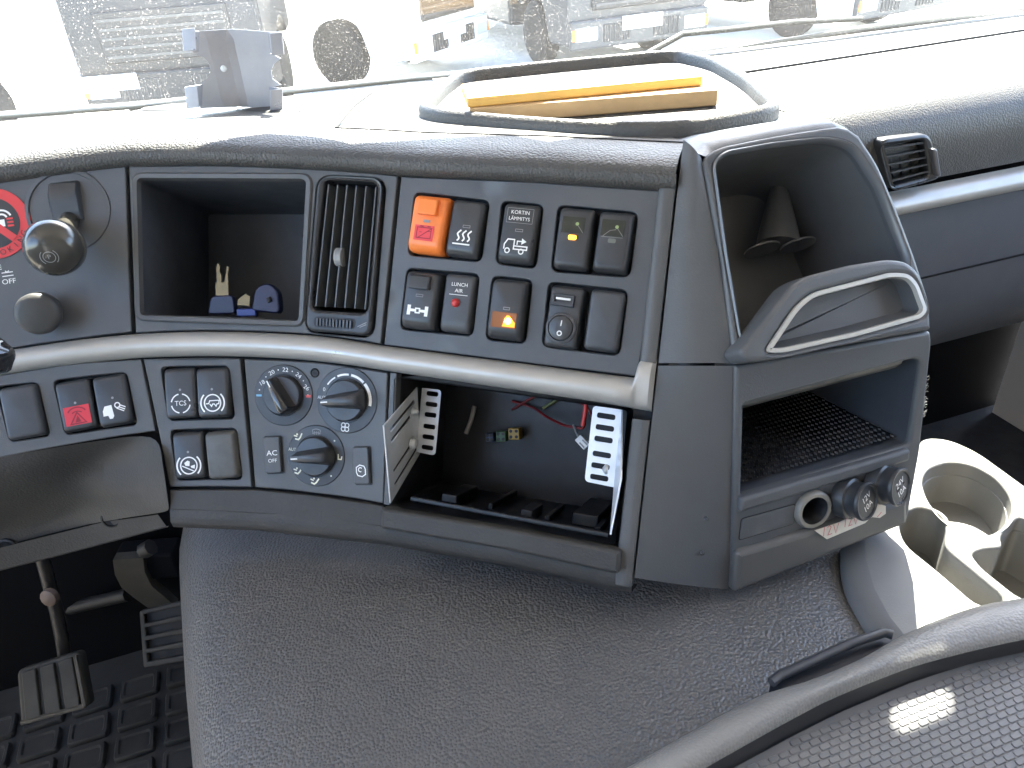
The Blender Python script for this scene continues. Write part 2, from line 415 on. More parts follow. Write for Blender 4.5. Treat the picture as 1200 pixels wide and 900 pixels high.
# windscreen
def glass_mat():
    m = bpy.data.materials.new('dusty_windscreen'); m.use_nodes = True; n = m.node_tree; L = n.links; n.nodes.clear()
    tc = n.nodes.new('ShaderNodeTexCoord')
    v = n.nodes.new('ShaderNodeTexVoronoi'); v.inputs['Scale'].default_value = 620; L.new(tc.outputs['Object'], v.inputs['Vector'])
    sp = n.nodes.new('ShaderNodeSeparateColor'); L.new(v.outputs['Color'], sp.inputs[0])
    rad = n.nodes.new('ShaderNodeMath'); rad.operation = 'POWER'; rad.inputs[1].default_value = 2.2; L.new(sp.outputs[0], rad.inputs[0])
    r2 = n.nodes.new('ShaderNodeMath'); r2.operation = 'MULTIPLY'; r2.inputs[1].default_value = .36; L.new(rad.outputs[0], r2.inputs[0])
    lt = n.nodes.new('ShaderNodeMath'); lt.operation = 'LESS_THAN'; L.new(v.outputs['Distance'], lt.inputs[0]); L.new(r2.outputs[0], lt.inputs[1])
    nz = n.nodes.new('ShaderNodeTexNoise'); nz.inputs['Scale'].default_value = 6; nz.inputs['Detail'].default_value = 6; L.new(tc.outputs['Object'], nz.inputs['Vector'])
    mr = n.nodes.new('ShaderNodeMapRange'); mr.inputs[1].default_value = .3; mr.inputs[2].default_value = .75; mr.inputs[3].default_value = .008; mr.inputs[4].default_value = .03
    L.new(nz.outputs['Fac'], mr.inputs[0])
    ml = n.nodes.new('ShaderNodeMath'); ml.operation = 'MULTIPLY_ADD'; ml.inputs[1].default_value = .16; L.new(lt.outputs[0], ml.inputs[0]); L.new(mr.outputs[0], ml.inputs[2])
    tp = n.nodes.new('ShaderNodeBsdfTransparent'); tp.inputs[0].default_value = (.86, .90, .88, 1)
    tl = n.nodes.new('ShaderNodeBsdfTranslucent'); tl.inputs[0].default_value = (.85, .83, .78, 1)
    mx = n.nodes.new('ShaderNodeMixShader'); L.new(ml.outputs[0], mx.inputs[0]); L.new(tp.outputs[0], mx.inputs[1]); L.new(tl.outputs[0], mx.inputs[2])
    gl = n.nodes.new('ShaderNodeBsdfGlossy'); gl.inputs['Roughness'].default_value = .02
    lw = n.nodes.new('ShaderNodeLayerWeight'); lw.inputs[0].default_value = .5
    pw = n.nodes.new('ShaderNodeMath'); pw.operation = 'POWER'; pw.inputs[1].default_value = 4; L.new(lw.outputs['Facing'], pw.inputs[0])
    fr = n.nodes.new('ShaderNodeMath'); fr.operation = 'MULTIPLY_ADD'; fr.inputs[1].default_value = .6; fr.inputs[2].default_value = .04; L.new(pw.outputs[0], fr.inputs[0])
    m2 = n.nodes.new('ShaderNodeMixShader'); L.new(fr.outputs[0], m2.inputs[0]); L.new(mx.outputs[0], m2.inputs[1]); L.new(gl.outputs[0], m2.inputs[2])
    o = n.nodes.new('ShaderNodeOutputMaterial'); L.new(m2.outputs[0], o.inputs[0])
    return m
BASEPX = [(-330, 188), (-200, 164), (-100, 150), (0, 137), (140, 127), (370, 105), (480, 93), (840, 65), (1000, 45), (1190, 20), (1300, 5), (1420, -12)]
BASE = [ty(*q, .95) for q in BASEPX]
def basept(x):                                     # windscreen foot by cab cross position
    xs = [np.dot(b, TX) for b in BASE]; return np.array([np.interp(x, xs, [b[i] for b in BASE]) for i in range(3)])
ws = MB(); ring0 = []; ring1 = []
for i in range(41):
    x = XL + (XR - XL) * i / 40; b = basept(np.clip(x, np.dot(BASE[0], TX), np.dot(BASE[-1], TX))) ; b = b + TX * (x - np.dot(b, TX))
    ring0.append(b - TZ * .03 + TY * .012); ring1.append(tr(x, YF - .14, .58))
ws.loft([ring0, [a * .5 + b * .5 + TY * .03 for a, b in zip(ring0, ring1)], ring1], closed=False)
root = thing('windscreen', tr(.2, .95, -.2), 'wide dusty windscreen glass behind the dashboard top', 'windscreen')
build('glass', ws, glass_mat(), root, smooth=60)
seal = MB(); seal.tube([p + TZ * .030 - TY * .004 for p in ring0], .004, 6)
build('rubber_seal', seal, mat('seal_rubber', (.45, .46, .44), .7), root, smooth=60)

# unseen blinds added inside the upper windscreen, cut to shape sun and shade below
BLIND = mat('blind_cloth', (.10, .10, .105), .9)
edge = [(XL + .02, -.02), (.10, .030), (.15, .058), (.18, .082), (.20, .100), (.27, .128), (.31, .145), (.36, .17), (.40, .215), (.50, .228), (.60, .33), (.706, .335)]  # lower edge drawn to place the shade on roll and tunnel
bl_ = thing('added_sun_blind', tr(-.2, .855, .10), 'grey roller sun blind pulled down behind the driver side windscreen', 'blind', 'sun blinds')
build('cloth', sheet(edge + [(.706, .60), (XL + .02, .60)], [], lambda a, b, h: tr(a, .855 - h, b), .004, .2, back=True), BLIND, bl_)
bl_ = thing('added_sun_blind', tr(1.0, .855, .335), 'grey roller sun blind rolled halfway up behind the passenger side windscreen', 'blind', 'sun blinds')
build('cloth', sheet([(.707, .335), (XR - .02, .335), (XR - .02, .60), (.707, .60)], [rpoly([(.722, .436), (.769, .436), (.769, .459), (.722, .459)], .010)], lambda a, b, h: tr(a, .8545 - h, b), .004, .2, back=True), BLIND, bl_)  # hole added to let a sun patch onto the box mat

# =================================================================== DASHBOARD
dash = thing('dashboard', S(-.12, -.16), 'dark grey truck dashboard with rocker switches, climate dials and silver strip', 'dashboard')

# dark backing behind the panel joints
def band(s0, s1, tfun0, tfun1, h, step=.02, mb=None):
    mb = mb or MB(); n = max(2, int((s1 - s0) / step) + 1); a = []; b = []
    for i in range(n):
        s = s0 + (s1 - s0) * i / (n - 1); a.append(S(s, tfun0(s), h)); b.append(S(s, tfun1(s), h))
    return mb.loft([a, b], closed=False)
fn0 = lambda a, b, h: S(a, b, h)
SWQ = {  # openings (rounded quads in the picture) for the switch groups on each panel
    'C': [[(486, 225), (574, 235), (564, 307), (478, 299)], [(588, 235), (637, 240), (628, 315), (581, 309)], [(654, 240), (748, 249), (738, 325), (646, 318)],
          [(477, 314), (562, 321), (554, 394), (469, 386)], [(577, 323), (624, 328), (616, 403), (569, 398)], [(643, 330), (736, 340), (726, 417), (635, 406)]],
    'D': [[(-5, 453), (44, 448), (59, 511), (12, 518)], [(62, 446), (148, 436), (161, 498), (77, 510)]],
    'E': [[(188, 430), (268, 429), (275, 491), (198, 493)], [(199, 504), (277, 502), (284, 562), (208, 563)]],
}
def hq(q, r=.006): return rpoly(invs(q), r)
CUB = [(161, 209), (360, 210), (351, 377), (165, 370)]
VENTO = [(372, 205), (453, 209), (438, 397), (357, 390)]
A_out = [(-120, 236), (-40, 221), (75, 201), (147, 195), (154, 389), (80, 398), (0, 410), (-120, 434)]
B_out = [(151, 195), (250, 194), (360, 198), (466, 206), (446, 403), (370, 392), (300, 388), (230, 387), (159, 390)]
C_out = [(470, 207), (620, 213), (780, 224), (747, 441), (600, 423), (450, 404)]
SOCK = (80, 246)
so = inv(*SOCK)
sock_r = .0325
A_st = [np.array([-.86, .149])] + invs(A_out[2:-2]) + [inv(0, 410), np.array([-.86, inv(-120, 434)[1]])]
build('knob_panel', sheet(A_st, [circ(so[0], so[1], sock_r, 40)], fn0, .012, .015), PANEL, dash, bevel=.0009)
build('cubby_panel', sheet(invs(B_out), [rpoly(invs(CUB), .004), rpoly(invs(VENTO), .012)], fn0, .012, .015), FRAMEP, dash, bevel=.0009)
build('switch_panel', sheet(invs(C_out), [hq(q) for q in SWQ['C']], fn0, .009, .015), PANEL, dash, bevel=.0009)
D_out = [(-120, 462), (0, 440), (80, 427), (165, 421), (182, 505), (80, 521), (-20, 540), (-120, 558)]
E_out = [(168, 421), (281, 420), (295, 571), (199, 571)]
F_out = [(286, 421), (370, 425), (454, 437), (449, 590), (370, 578), (299, 571)]
D_st = [np.array([-.86, inv(-120, 462)[1]])] + invs(D_out[1:-1]) + [np.array([-.86, inv(-120, 558)[1]])]
build('lower_switch_panel', sheet(D_st, [hq(q, .005) for q in SWQ['D']], fn0, .009, .015), FRAMEP, dash, bevel=.0009)
build('brake_switch_panel', sheet(invs(E_out), [hq(q, .005) for q in SWQ['E']], fn0, .009, .015), FRAMEP, dash, bevel=.0009)
build('climate_panel', sheet(invs(F_out), [], fn0, .009, .015), FRAMEP, dash, bevel=.0009)

# cubby: deep pocket behind its opening
def pocket(loop, fn, depth, shrink, mb, steps=3, floorfn=None):
    c = np.mean(loop, axis=0); rings = []
    for k in range(steps + 1):
        f = k / steps; rings.append([fn(*(c + (np.array(p) - c) * (1 - shrink * f)), -.0005 - depth * f) for p in loop])
    mb.loft(rings, False, True); return mb
# dark backing behind the joints, open where there are pockets
DIN = [(462, 442), (735, 481), (721, 638), (457, 591)]
dinst = invs(DIN)
bk = sheet([(-.86, -.068), (-.332, -.068), (-.330, -.150), (.114, -.163), (.114, .162), (-.86, .150)], [inset(rpoly(invs(CUB), .004), -.002), inset(rpoly(invs(VENTO), .012), -.001), inset(rpoly(dinst, .002), -.003)], lambda a, b, h: S(a, b, h - .0122), .002, .03)
build('backing', bk, BLACK, dash)
cu = pocket(rpoly(invs(CUB), .004), fn0, .15, .06, MB())
build('cubby', cu, CAV, dash, smooth=30)
# raised inner rim of the cubby
rim = MB(); l0 = rpoly(invs(CUB), .005); o_ = inset(l0, -.005)
rim.loft([[S(p[0], p[1], .0003) for p in o_], [S(p[0], p[1], .0022) for p in inset(l0, -.0035)], [S(p[0], p[1], .0018) for p in l0], [S(p[0], p[1], -.004) for p in inset(l0, .0012)]])
build('cubby_rim', rim, FRAMEP, dash, smooth=50)
# seam line in the cubby back
sm = MB(); sm.tube([S(-.215, .098, -.06), S(-.197, .097, -.02)], .0008, 5)
build('cubby_seam', sm, BLACK, dash)

# air vent in the cubby panel
vo = rpoly(invs(VENTO), .012); vi = rpoly(invs([(384, 214), (443, 217), (430, 365), (369, 361)]), .005)
N_ = len(vo)
def resamp(poly, n):
    P = np.array(list(poly) + [poly[0]]); d = np.concatenate([[0], np.cumsum(np.linalg.norm(np.diff(P, axis=0), axis=1))])
    return [np.array([np.interp(q, d, P[:, 0]), np.interp(q, d, P[:, 1])]) for q in np.linspace(0, d[-1], n, endpoint=False)]
vf = sheet(inset(vo, .0015), [inset(vi, -.002)], lambda a, b, h: S(a, b, h + .004), .016, .01)
vent = build('air_vent', vf, mat('vent_plastic', (.032, .034, .038), .32, noise=(30, .15)), dash, bevel=.0028, seg=3)
build('vent_throat', pocket(inset(vi, -.002), lambda a, b, h: S(a, b, h - .012), .05, .05, MB(), 2), BLACK, vent)
VT = [inv(384, 215), inv(443, 218), inv(430, 364), inv(369, 360)]
for i in range(6):
    f = (i + .12) / 5.3; a = VT[0] * (1 - f) + VT[1] * f; b = VT[3] * (1 - f) + VT[2] * f
    mb = MB(); u, up, n = frame(a[0]); w = u * .0011; dd = n * -.014 + u * .003
    fl = .0035 * sin(pi * f)
    mb.box(S(a[0], a[1] - .001, .0005 + fl * .4) - w / 2, w, S(b[0], b[1] + .001, .0005 + fl * .4) - S(a[0], a[1] - .001, .0005 + fl * .4), dd)
    build('blade', mb, mat('blade_plastic', (.075, .08, .085), .3), vent)
for i in range(7):
    f = (i + .5) / 7; a = VT[0] * (1 - f) + VT[3] * f; b = VT[1] * (1 - f) + VT[2] * f
    mb = MB(); p, q = S(*a, -.017), S(*b, -.017); n = frame(a[0])[2]
    mb.box(p, q - p, np.array([0, 0, .0009]), n * -.012); build('cross_blade', mb, SWITCH, vent)
kx = inv(398, 301); fnv = local(*kx, -.002)
mb = MB(); mb.lathe(fnv(0, 0) , fnv.x, [(.004, -.003), (.008, -.003), (.008, .003), (.004, .003)], 24); build('vent_thumb_ring', mb, GREYP, vent, smooth=30)
ws_ = rpoly(invs([(371, 371), (420, 374), (418, 386), (370, 383)]), .0035)
mb = MB(); flat(ws_, lambda a, b, h: S(a, b, .0043), 0, mb); build('thumbwheel_slot', mb, BLACK, vent)
q0, q1 = inv(375, 377.5), inv(414, 380.5)
for i in range(11):
    f = i / 10; p = q0 * (1 - f) + q1 * f; fl = local(*p, .0045); mb = MB()
    mb.cbox(fl(0, 0, .0005), fl.x * .0016, fl.y * .0062, fl.n * (.001 + .003 * sin(pi * (f * .8 + .1)))); build('thumbwheel_rib', mb, SWITCHB, vent)
fl = local(*inv(427, 380), .0046)
mb = MB(); strokes([([(-.004, -.0025), (.004, .0015)], .0007), ([(-.002, -.003), (.004, -.0002)], .0007)], fl, 0, mb)
build('vent_mark', mb, GREYP, vent)

# padded roll above the panels
def ttop(s): return np.interp(s, [-.6, -.43, -.33, -.264, -.188, -.112, 0, .11], [.146, .1545, .158, .154, .148, .1435, .1425, .1395]) - .001
def pad_at(s, bb, zz):
    u, up, n = frame(s); b = np.array([-u[1], u[0], 0]); return S(s, ttop(s), 0) + b * bb + TZ * zz
PADP = [(.004, -.004), (-.001, .0), (-.004, .003), (-.0055, .008), (-.0035, .0135), (.003, .0175), (.013, .0205), (.028, .0222), (.047, .0228)]
ss = np.linspace(-.86, .1145, 80)
mb = MB(); mb.loft([[pad_at(s, *p) for s in ss] for p in PADP], closed=False)
build('padded_roll', mb, PAD, dash, smooth=60)
# dash top from the roll back to the windscreen
rows = []
for k in range(9):
    f = k / 8; row = []
    for s in ss:
        a = pad_at(s, .0488, .0224); x = np.dot(a, TX); b = basept(x * 1.06 + .03) - TZ * .004
        row.append(a * (1 - f) + b * f - TZ * .004 * sin(pi * f) * (1 if s > -.12 else .2))
    rows.append(row)
mb = MB(); mb.loft(rows, closed=False)
build('dash_top', mb, TOPP, dash, smooth=60)

# right-hand border of the switch panel
bd = invs([(786, 217), (799, 175), (769, 424), (750, 421)])
e0 = inv(782, 226); e1 = inv(797, 180)
sR = .1158
mb = MB(); rings = []
for t in np.linspace(.150, .008, 14):
    rings.append([S(.1022, t, -.006), S(.1022, t, .0015), S(.1040, t, .0035), S(.1075, t, .0040), S(.1125, t, .0038), S(.1145, t, .0025), S(.1152, t, -.006)])
mb.loft(rings, closed=False); build('panel_border', mb, FRAMEP, dash, smooth=50)
mb = MB(); rings = []
for t in np.linspace(-.036, -.166, 10):
    rings.append([S(.1010, t, -.02), S(.1010, t, -.001), S(.1022, t, .0012), S(.1075, t, .0016), S(.1125, t, .0016), S(.1145, t, .0005), S(.1152, t, -.006)])
mb.loft(rings, closed=False); build('lower_border', mb, FRAMEP, dash, smooth=50)

# silver strip
tp = [inv(*p) for p in [(-120, 436), (-40, 417), (20, 408), (80, 399), (155, 391), (230, 388), (300, 389), (370, 393), (447, 404.5), (600, 424), (745, 442.5)]]
bt = [inv(*p) for p in [(-120, 466), (-40, 447), (20, 437), (100, 426), (165, 420), (240, 418), (300, 419), (380, 425), (450, 435), (600, 457), (700, 472), (762, 483)]]
ftop = lambda s: np.interp(s, [p[0] for p in tp], [p[1] for p in tp]); fbot = lambda s: np.interp(s, [p[0] for p in bt], [p[1] for p in bt])
st = list(np.linspace(-.86, .0985, 80)) + [.1000, .1015, .1035, .108, .112, .1140, .1150]
mb = MB(); rings = []
for s in st:
    b = fbot(s) + .0005; a = ftop(s) - .0005; k = 1.
    if s >= .0998: a = np.interp(s, [.0998, .1020], [a, .0110])
    if s > .112: k = np.interp(s, [.112, .115], [1, .25])
    W = (fbot(s) , ftop(s) if s < .0998 else a); r = []
    for j in range(13):
        f = j / 12; hh = (.0115 * (sin(pi * f) ** .55 if 0 < f < 1 else 0)) * k
        if s >= .0998: hh = (.0105 * (sin(pi * min(.5, f * .8) if f < .6 else pi * max(.5, 1 - (1 - f) * 1.25)) ** .5 if 0 < f < 1 else 0)) * k
        r.append(S(s, b + (a - b) * f, -.001 + hh))
    rings.append([S(s, b, -.008)] + r + [S(s, a, -.008)])
mb.loft(rings, closed=False); build('trim_strip', mb, SILVER, dash, smooth=50)

# lower trim under the climate panels and ledge under the radio slot
LL0 = [inv(*p) for p in [(199, 574), (250, 574), (299, 574), (370, 581), (449, 593)]]
LL1 = [inv(*p) for p in [(201, 597), (250, 599), (299, 601), (370, 607), (449, 617)]]
mb = MB(); rg = [[], [], [], []]
for a, b in zip(LL0, LL1):
    rg[0].append(S(a[0], a[1], -.008)); rg[1].append(S(a[0], a[1], -.0005)); rg[2].append(S(b[0], b[1], .001)); rg[3].append(S(b[0] , b[1] - .006, -.012))
mb.loft(rg, closed=False); build('lower_trim', mb, KNEE, dash, smooth=30, bevel=.0015)
led = [(452, 593), (600, 617), (722, 641), (729, 643), (728, 668), (722, 669), (600, 642), (452, 617)]
ls = rpoly(invs(led), [.001, 0, .002, .004, .004, .002, 0, .001])
build('radio_ledge', sheet(ls, [], lambda a, b, h: S(a, b, h + .010), .02, .02), KNEE, dash, bevel=.003, seg=3)
bl = [inv(*p) for p in [(199, 598), (300, 602), (449, 618), (600, 643), (722, 670), (742, 672)]]
mb = MB(); rg = [[], [], [], [], []]
for a in bl:
    rg[0].append(S(a[0], a[1] + .012, -.004)); rg[1].append(S(a[0], a[1], .000)); rg[2].append(S(a[0], a[1] - .010, .001)); rg[3].append(S(a[0], a[1] - .016, -.004)); rg[4].append(S(a[0], a[1] - .020, -.04))
mb.loft(rg, closed=False); build('bottom_lip', mb, KNEE, dash, smooth=60)

# radio slot
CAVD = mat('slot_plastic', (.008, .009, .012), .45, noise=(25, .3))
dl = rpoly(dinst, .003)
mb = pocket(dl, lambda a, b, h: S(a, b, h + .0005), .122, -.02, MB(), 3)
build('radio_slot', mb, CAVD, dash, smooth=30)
# narrow frame inside the slot left and right
for f0, f1 in (((457, 437), (449, 591)),):
    a, b = inv(*f0), inv(*f1)
    mb = MB(); rings = []
    for k in range(6):
        f = k / 5; p = a * (1 - f) + b * f; rings.append([S(p[0] - .0005, p[1], -.010), S(p[0] - .0005, p[1], -.001), S(p[0] + .0058, p[1], -.001), S(p[0] + .0060, p[1], -.010)])
    mb.loft(rings, closed=False); build('slot_jamb', mb, FRAMEP, dash, bevel=.001)
# moulded ribs and clips on the floor of the slot
for k, (sx, w) in enumerate([(-.083, .006), (-.060, .014), (-.02, .004), (.015, .010), (.034, .004), (.055, .022), (.078, .005)]):
    mb = MB(); fl = local(sx, dinst[2][1] + .001, 0); mb.box(fl(0, 0, -.018 - .01 * (k % 3)), fl.x * w, fl.y * (.006 + .004 * (k % 2)), fl.n * -(.035 + .02 * (k % 3)))
    build('slot_rib', mb, CAVD, dash, bevel=.001)
mb = MB(); a, b = inv(478, 588), inv(712, 632)
mb.box(S(a[0], a[1], -.004), S(b[0], b[1], -.004) - S(a[0], a[1], -.004), frame(0)[1] * .004, frame(0)[2] * -.006); build('slot_sill', mb, CAVD, dash, bevel=.001)

# knee panel below the left switches
k0 = [S(*(inv(*p)), -.004) for p in [(-120, 556), (-20, 541), (80, 522), (182, 507), (199, 598)]]
yk = lambda px, py, y: ray(px, py) * (y / ray(px, py)[1])
rows = [[S(*inv(*p), -.004) for p in [(-120, 556), (-20, 540), (60, 525), (120, 516), (184, 507)]],
        [yk(*p) for p in [(-120, 575, .532), (-20, 560, .545), (60, 547, .555), (120, 540, .60), (189, 535, .548)]],
        [yk(*p) for p in [(-120, 606, .545), (-20, 592, .562), (60, 578, .575), (120, 568, .575), (194, 565, .538)]],
        [yk(*p) for p in [(-120, 650, .565), (-20, 625, .585), (60, 603, .60), (120, 590, .59), (198, 597, .53)]],
        [yk(*p) for p in [(-120, 672, .560), (-20, 645, .58), (60, 625, .595), (120, 610, .59), (199, 600, .535)]]]
ext = lambda r: [r[0] + (r[0] - r[1]) * 3.5] + r
mb = MB(); mb.loft([ext(r) for r in rows], closed=False); build('knee_panel', mb, KNEE, dash, smooth=80, sub=2)
rows = [[yk(*p) for p in [(-120, 674, .556), (-20, 647, .575), (60, 627, .588), (120, 612, .585), (185, 603, .575)]],
        [yk(*p) for p in [(-120, 705, .553), (-20, 674, .572), (60, 654, .585), (120, 638, .582), (196, 618, .57)]],
        [yk(*p) for p in [(-120, 703, .60), (-20, 673, .62), (60, 653, .63), (120, 637, .63), (198, 616, .62)]]]
mb = MB(); mb.loft([ext(r) for r in rows], closed=False); up_ = build('under_panel', mb, KNEE, dash, bevel=.002)
for p in ((8, 641), (130, 608)):
    c = yk(*p, .5835); mb = MB(); mb.lathe(c, (0.1, -1, .2), [(.009, -.004), (.0095, .0010), (.0075, .0018), (.007, 0), (.002, -.001)], 20); build('fastener', mb, BLACK, up_, smooth=40)

# ------------------------------------------------------------------ rocker switches
def rq(q, h=0.):
    P = invs(q, h); c = sum(P) / 4; u = (P[1] - P[0] + P[2] - P[3]) / 2; v = (P[0] - P[3] + P[1] - P[2]) / 2
    return c, np.linalg.norm(u), np.linalg.norm(v), math.atan2(u[1], u[0]) * .5 + math.atan2(-v[0], v[1]) * .5
def switch(q, m=SWITCH, name='rocker_switch', label=None, hmid=.0062, tilt=.0012, bottom=.009, top=.003, flatback=False):
    c, w, hh, rot = rq(q); f = local(*c, 0, rot); X, Y = w / 2, hh / 2; mb = MB()
    def ring(ix, it, ib, z): return [f(p[0], p[1], z(p[1]) if callable(z) else z) for p in rpoly([(-X + ix, -Y + ib), (X - ix, -Y + ib), (X - ix, Y - it), (-X + ix, Y - it)], .004, 4)]
    zf = lambda y: hmid - tilt * y / Y
    mb.loft([ring(0, 0, 0, -.012), ring(0, 0, 0, .0005), ring(.0004, .0006, .001, lambda y: zf(y) * .45), ring(.0012, top * .55, bottom * .4, lambda y: zf(y) * .8),
             ring(.0022, top * .85, bottom * .8, lambda y: zf(y) * .96), ring(.0034, top + .001, bottom + .001, zf)], False, True)
    o = build(name, mb, m, dash, smooth=70, label=label)
    def face(x, y, h=0.): return f(x, y, zf(y) + .00025 + h)
    face.X, face.Y, face.f = X, Y, f
    return o, face
def icon(o, lines=(), polys=(), face=None, m=WHITE, name='icon', h=0.):
    mb = MB()
    if lines: strokes(lines, face, h, mb)
    for p in polys: flat(p, face, h, mb)
    return build(name, mb, m, o)
def led_dot(o, face, x, y, m=GREYP, r=.0011):
    mb = MB(); flat(circ(x, y, r, 12), face, .0001, mb); build('indicator_light', mb, m, o)
def rect(cx, cy, w, h): return [(cx - w / 2, cy - h / 2), (cx + w / 2, cy - h / 2), (cx + w / 2, cy + h / 2), (cx - w / 2, cy + h / 2)]
mm = .001
# orange battery isolator
o, fc = switch([(490, 229), (531, 233), (521, 301), (481, 296)], ORANGE, label='orange rocker switch with red battery symbol and flip guard', hmid=.010)
mb = MB(); mb.add([fc(x, y, h) for x, y, h in [(-.0085, .021, -.003), (.0085, .021, -.003), (.0085, .020, .004), (-.0085, .020, .004), (.0085, .007, .005), (-.0085, .007, .005), (.0085, .007, -.002), (-.0085, .007, -.002), ]], [(0, 1, 2, 3), (3, 2, 4, 5), (5, 4, 6, 7), (0, 3, 5, 7), (1, 6, 4, 2)])
build('flip_guard', mb, ORANGE, o, bevel=.0012)
mb = MB(); flat(rect(-.001, -.0075, .017, .0125), fc, .0002, mb); build('battery_sticker', mb, mat('battery_red', (.72, .05, .06), .45), o)
icon(o, [(rect(-.001, -.0075, .0125, .0085) + [rect(-.001, -.0075, .0125, .0085)[0]], .0006), ([(-.006, -.012), (.006, -.003)], .0006), ([(-.005, -.0022), (-.002, -.0022)], .0008), ([(.0015, -.0022), (.0045, -.0022)], .0008), ([(-.005, -.007), (-.003, -.007)], .0005), ([(.002, -.006), (.005, -.006)], .0005)], face=fc, m=DARKRED, h=.0004)
mb = MB(); flat(rect(0, .0022, .006, .0022), fc, .0002, mb); build('indicator_light', mb, GREYP, o)
# mirror heating
o, fc = switch([(532, 234), (571, 238), (561, 306), (524, 300)], label='black rocker switch with white heat waves symbol')
wv = lambda x0: [(x0 + .0012 * sin(k * .9) + k * .0002, -.010 + k * .0011) for k in range(9)]
icon(o, [(wv(-.0045), .0013), (wv(0), .0013), (wv(.0045), .0013), ([(-.008, -.0125), (.007, -.0125)], .0012)], face=fc); icon(o, [(rect(.002, .002, .006, .0018) + [rect(.002, .002, .006, .0018)[0]], .0004)], face=fc, m=GREYP, name='indicator_light')
# load heating switch with lettering
o, fc = switch([(592, 238), (635, 242), (625, 313), (585, 307)], label='black rocker switch lettered KORTIN LAMMITYS with white truck symbol')
mb = MB(); text('KORTIN', fc, 0, .0165, .0042, 0, .0002, mb, 1.0); text('LÄMMITYS', fc, -.0003, .0115, .0040, 0, .0002, mb, .95); build('lettering', mb, WHITE, o)
mb = MB(); strokes([(rect(0, .014, .0215, .0115) + [rect(0, .014, .0215, .0115)[0]], .0003)], fc, .0002, mb); build('label_edge', mb, GREYP, o)
icon(o, [([(-.0095, -.013), (-.0095, -.009), (-.007, -.005), (-.0015, -.005), (-.0015, -.0125), (.0095, -.0125), (.0095, -.0100), (-.0015, -.0100)], .0010), (arc(-.0065, -.014, .0019, 0, 360, 14), .0009), (arc(.005, -.014, .0019, 0, 360, 14), .0009), ([(.001, -.009), (.001, -.006), (.005, -.006)], .0009)], [[(.0045, -.0085), (.0085, -.006), (.0045, -.0035)]], face=fc)
icon(o, [(rect(.001, .0025, .006, .0018) + [rect(.001, .0025, .006, .0018)[0]], .0004)], face=fc, m=GREYP, name='indicator_light')
# two work lamp switches with dark windows
for q, lit, lb in (([(657, 243), (699, 247), (690, 320), (650, 315)], True, 'black rocker switch with dark window and glowing amber light'), ([(703, 247), (745, 252), (735, 323), (696, 319)], False, 'black rocker switch with dark triangular window, unlit')):
    o, fc = switch(q, SWITCH, label=lb, hmid=.0075, bottom=.005)
    mb = MB(); flat(rect(-.001, .0105, .018, .0125), fc, .0001, mb); build('window', mb, mat('smoked_window', (.012, .018, .016), .12), o)
    mb = MB(); flat(circ(.002, .0115, .0014, 12), fc, .0005, mb); build('green_lamp', mb, mat('green_lamp', (.30, .38, .16), .3), o)
    icon(o, [([(.0025, .0105), (.0075, .0045)], .0004)] + ([] if lit else [([(-.008, .004), (-.003, .0085), (.0015, .0095)], .0004), ([(-.009, .0035), (.0075, .0035)], .0004)]), face=fc, m=GREYP, h=.0004)
    mb = MB(); flat(rpoly(rect(-.0005, .0008, .0062, .0034), .0014), fc, .0005, mb); build('indicator_light', mb, AMBER if lit else mat('dull_lens', (.16, .17, .15), .3), o)
# differential lock
o, fc = switch([(480, 317), (520, 321), (511, 389), (473, 384)], label='black rocker switch with white axle symbol and flip guard', hmid=.0085)
mb = MB(); mb.add([fc(x, y, h) for x, y, h in [(-.0095, .021, -.003), (.0085, .021, -.003), (.0085, .020, .004), (-.0095, .020, .004), (.0085, .009, .005), (-.0095, .009, .005), (.0085, .009, -.002), (-.0095, .009, -.002)]], [(0, 1, 2, 3), (3, 2, 4, 5), (5, 4, 6, 7), (0, 3, 5, 7), (1, 6, 4, 2)])
build('flip_guard', mb, SWITCH, o, bevel=.0012)
icon(o, [([(-.0075, -.0085), (-.002, -.0085)], .0022), ([(.002, -.0085), (.0075, -.0085)], .0022), (rect(0, -.0085, .0035, .0035) + [rect(0, -.0085, .0035, .0035)[0]], .0012)], [rect(-.0078, -.0085, .003, .0082), rect(.0078, -.0085, .003, .0082)], face=fc)
icon(o, [(rect(0, .004, .006, .0018) + [rect(0, .004, .006, .0018)[0]], .0004)], face=fc, m=GREYP, name='indicator_light')
# lunch air
o, fc = switch([(524, 321), (560, 324), (551, 392), (516, 388)], SWITCHB, label='grey rocker switch lettered LUNCH AIR with red dot', hmid=.0045)
mb = MB(); text('LUNCH', fc, .0005, .0155, .0042, 0, .0002, mb, 1.0); text('AIR', fc, .0005, .0105, .0042, 0, .0002, mb, 1.1); strokes([([(-.0075, .0072), (.0085, .0072)], .0004)], fc, .0002, mb); build('lettering', mb, WHITE, o)
mb = MB(); fl = fc; mb.lathe(fc(-.001, .0005, 0), fc.f.n, [(.0036, -.001), (.0036, .001), (.0026, .0022), (.0008, .0027)], 20); build('red_button', mb, mat('red_button', (.45, .03, .03), .3), o, smooth=60)
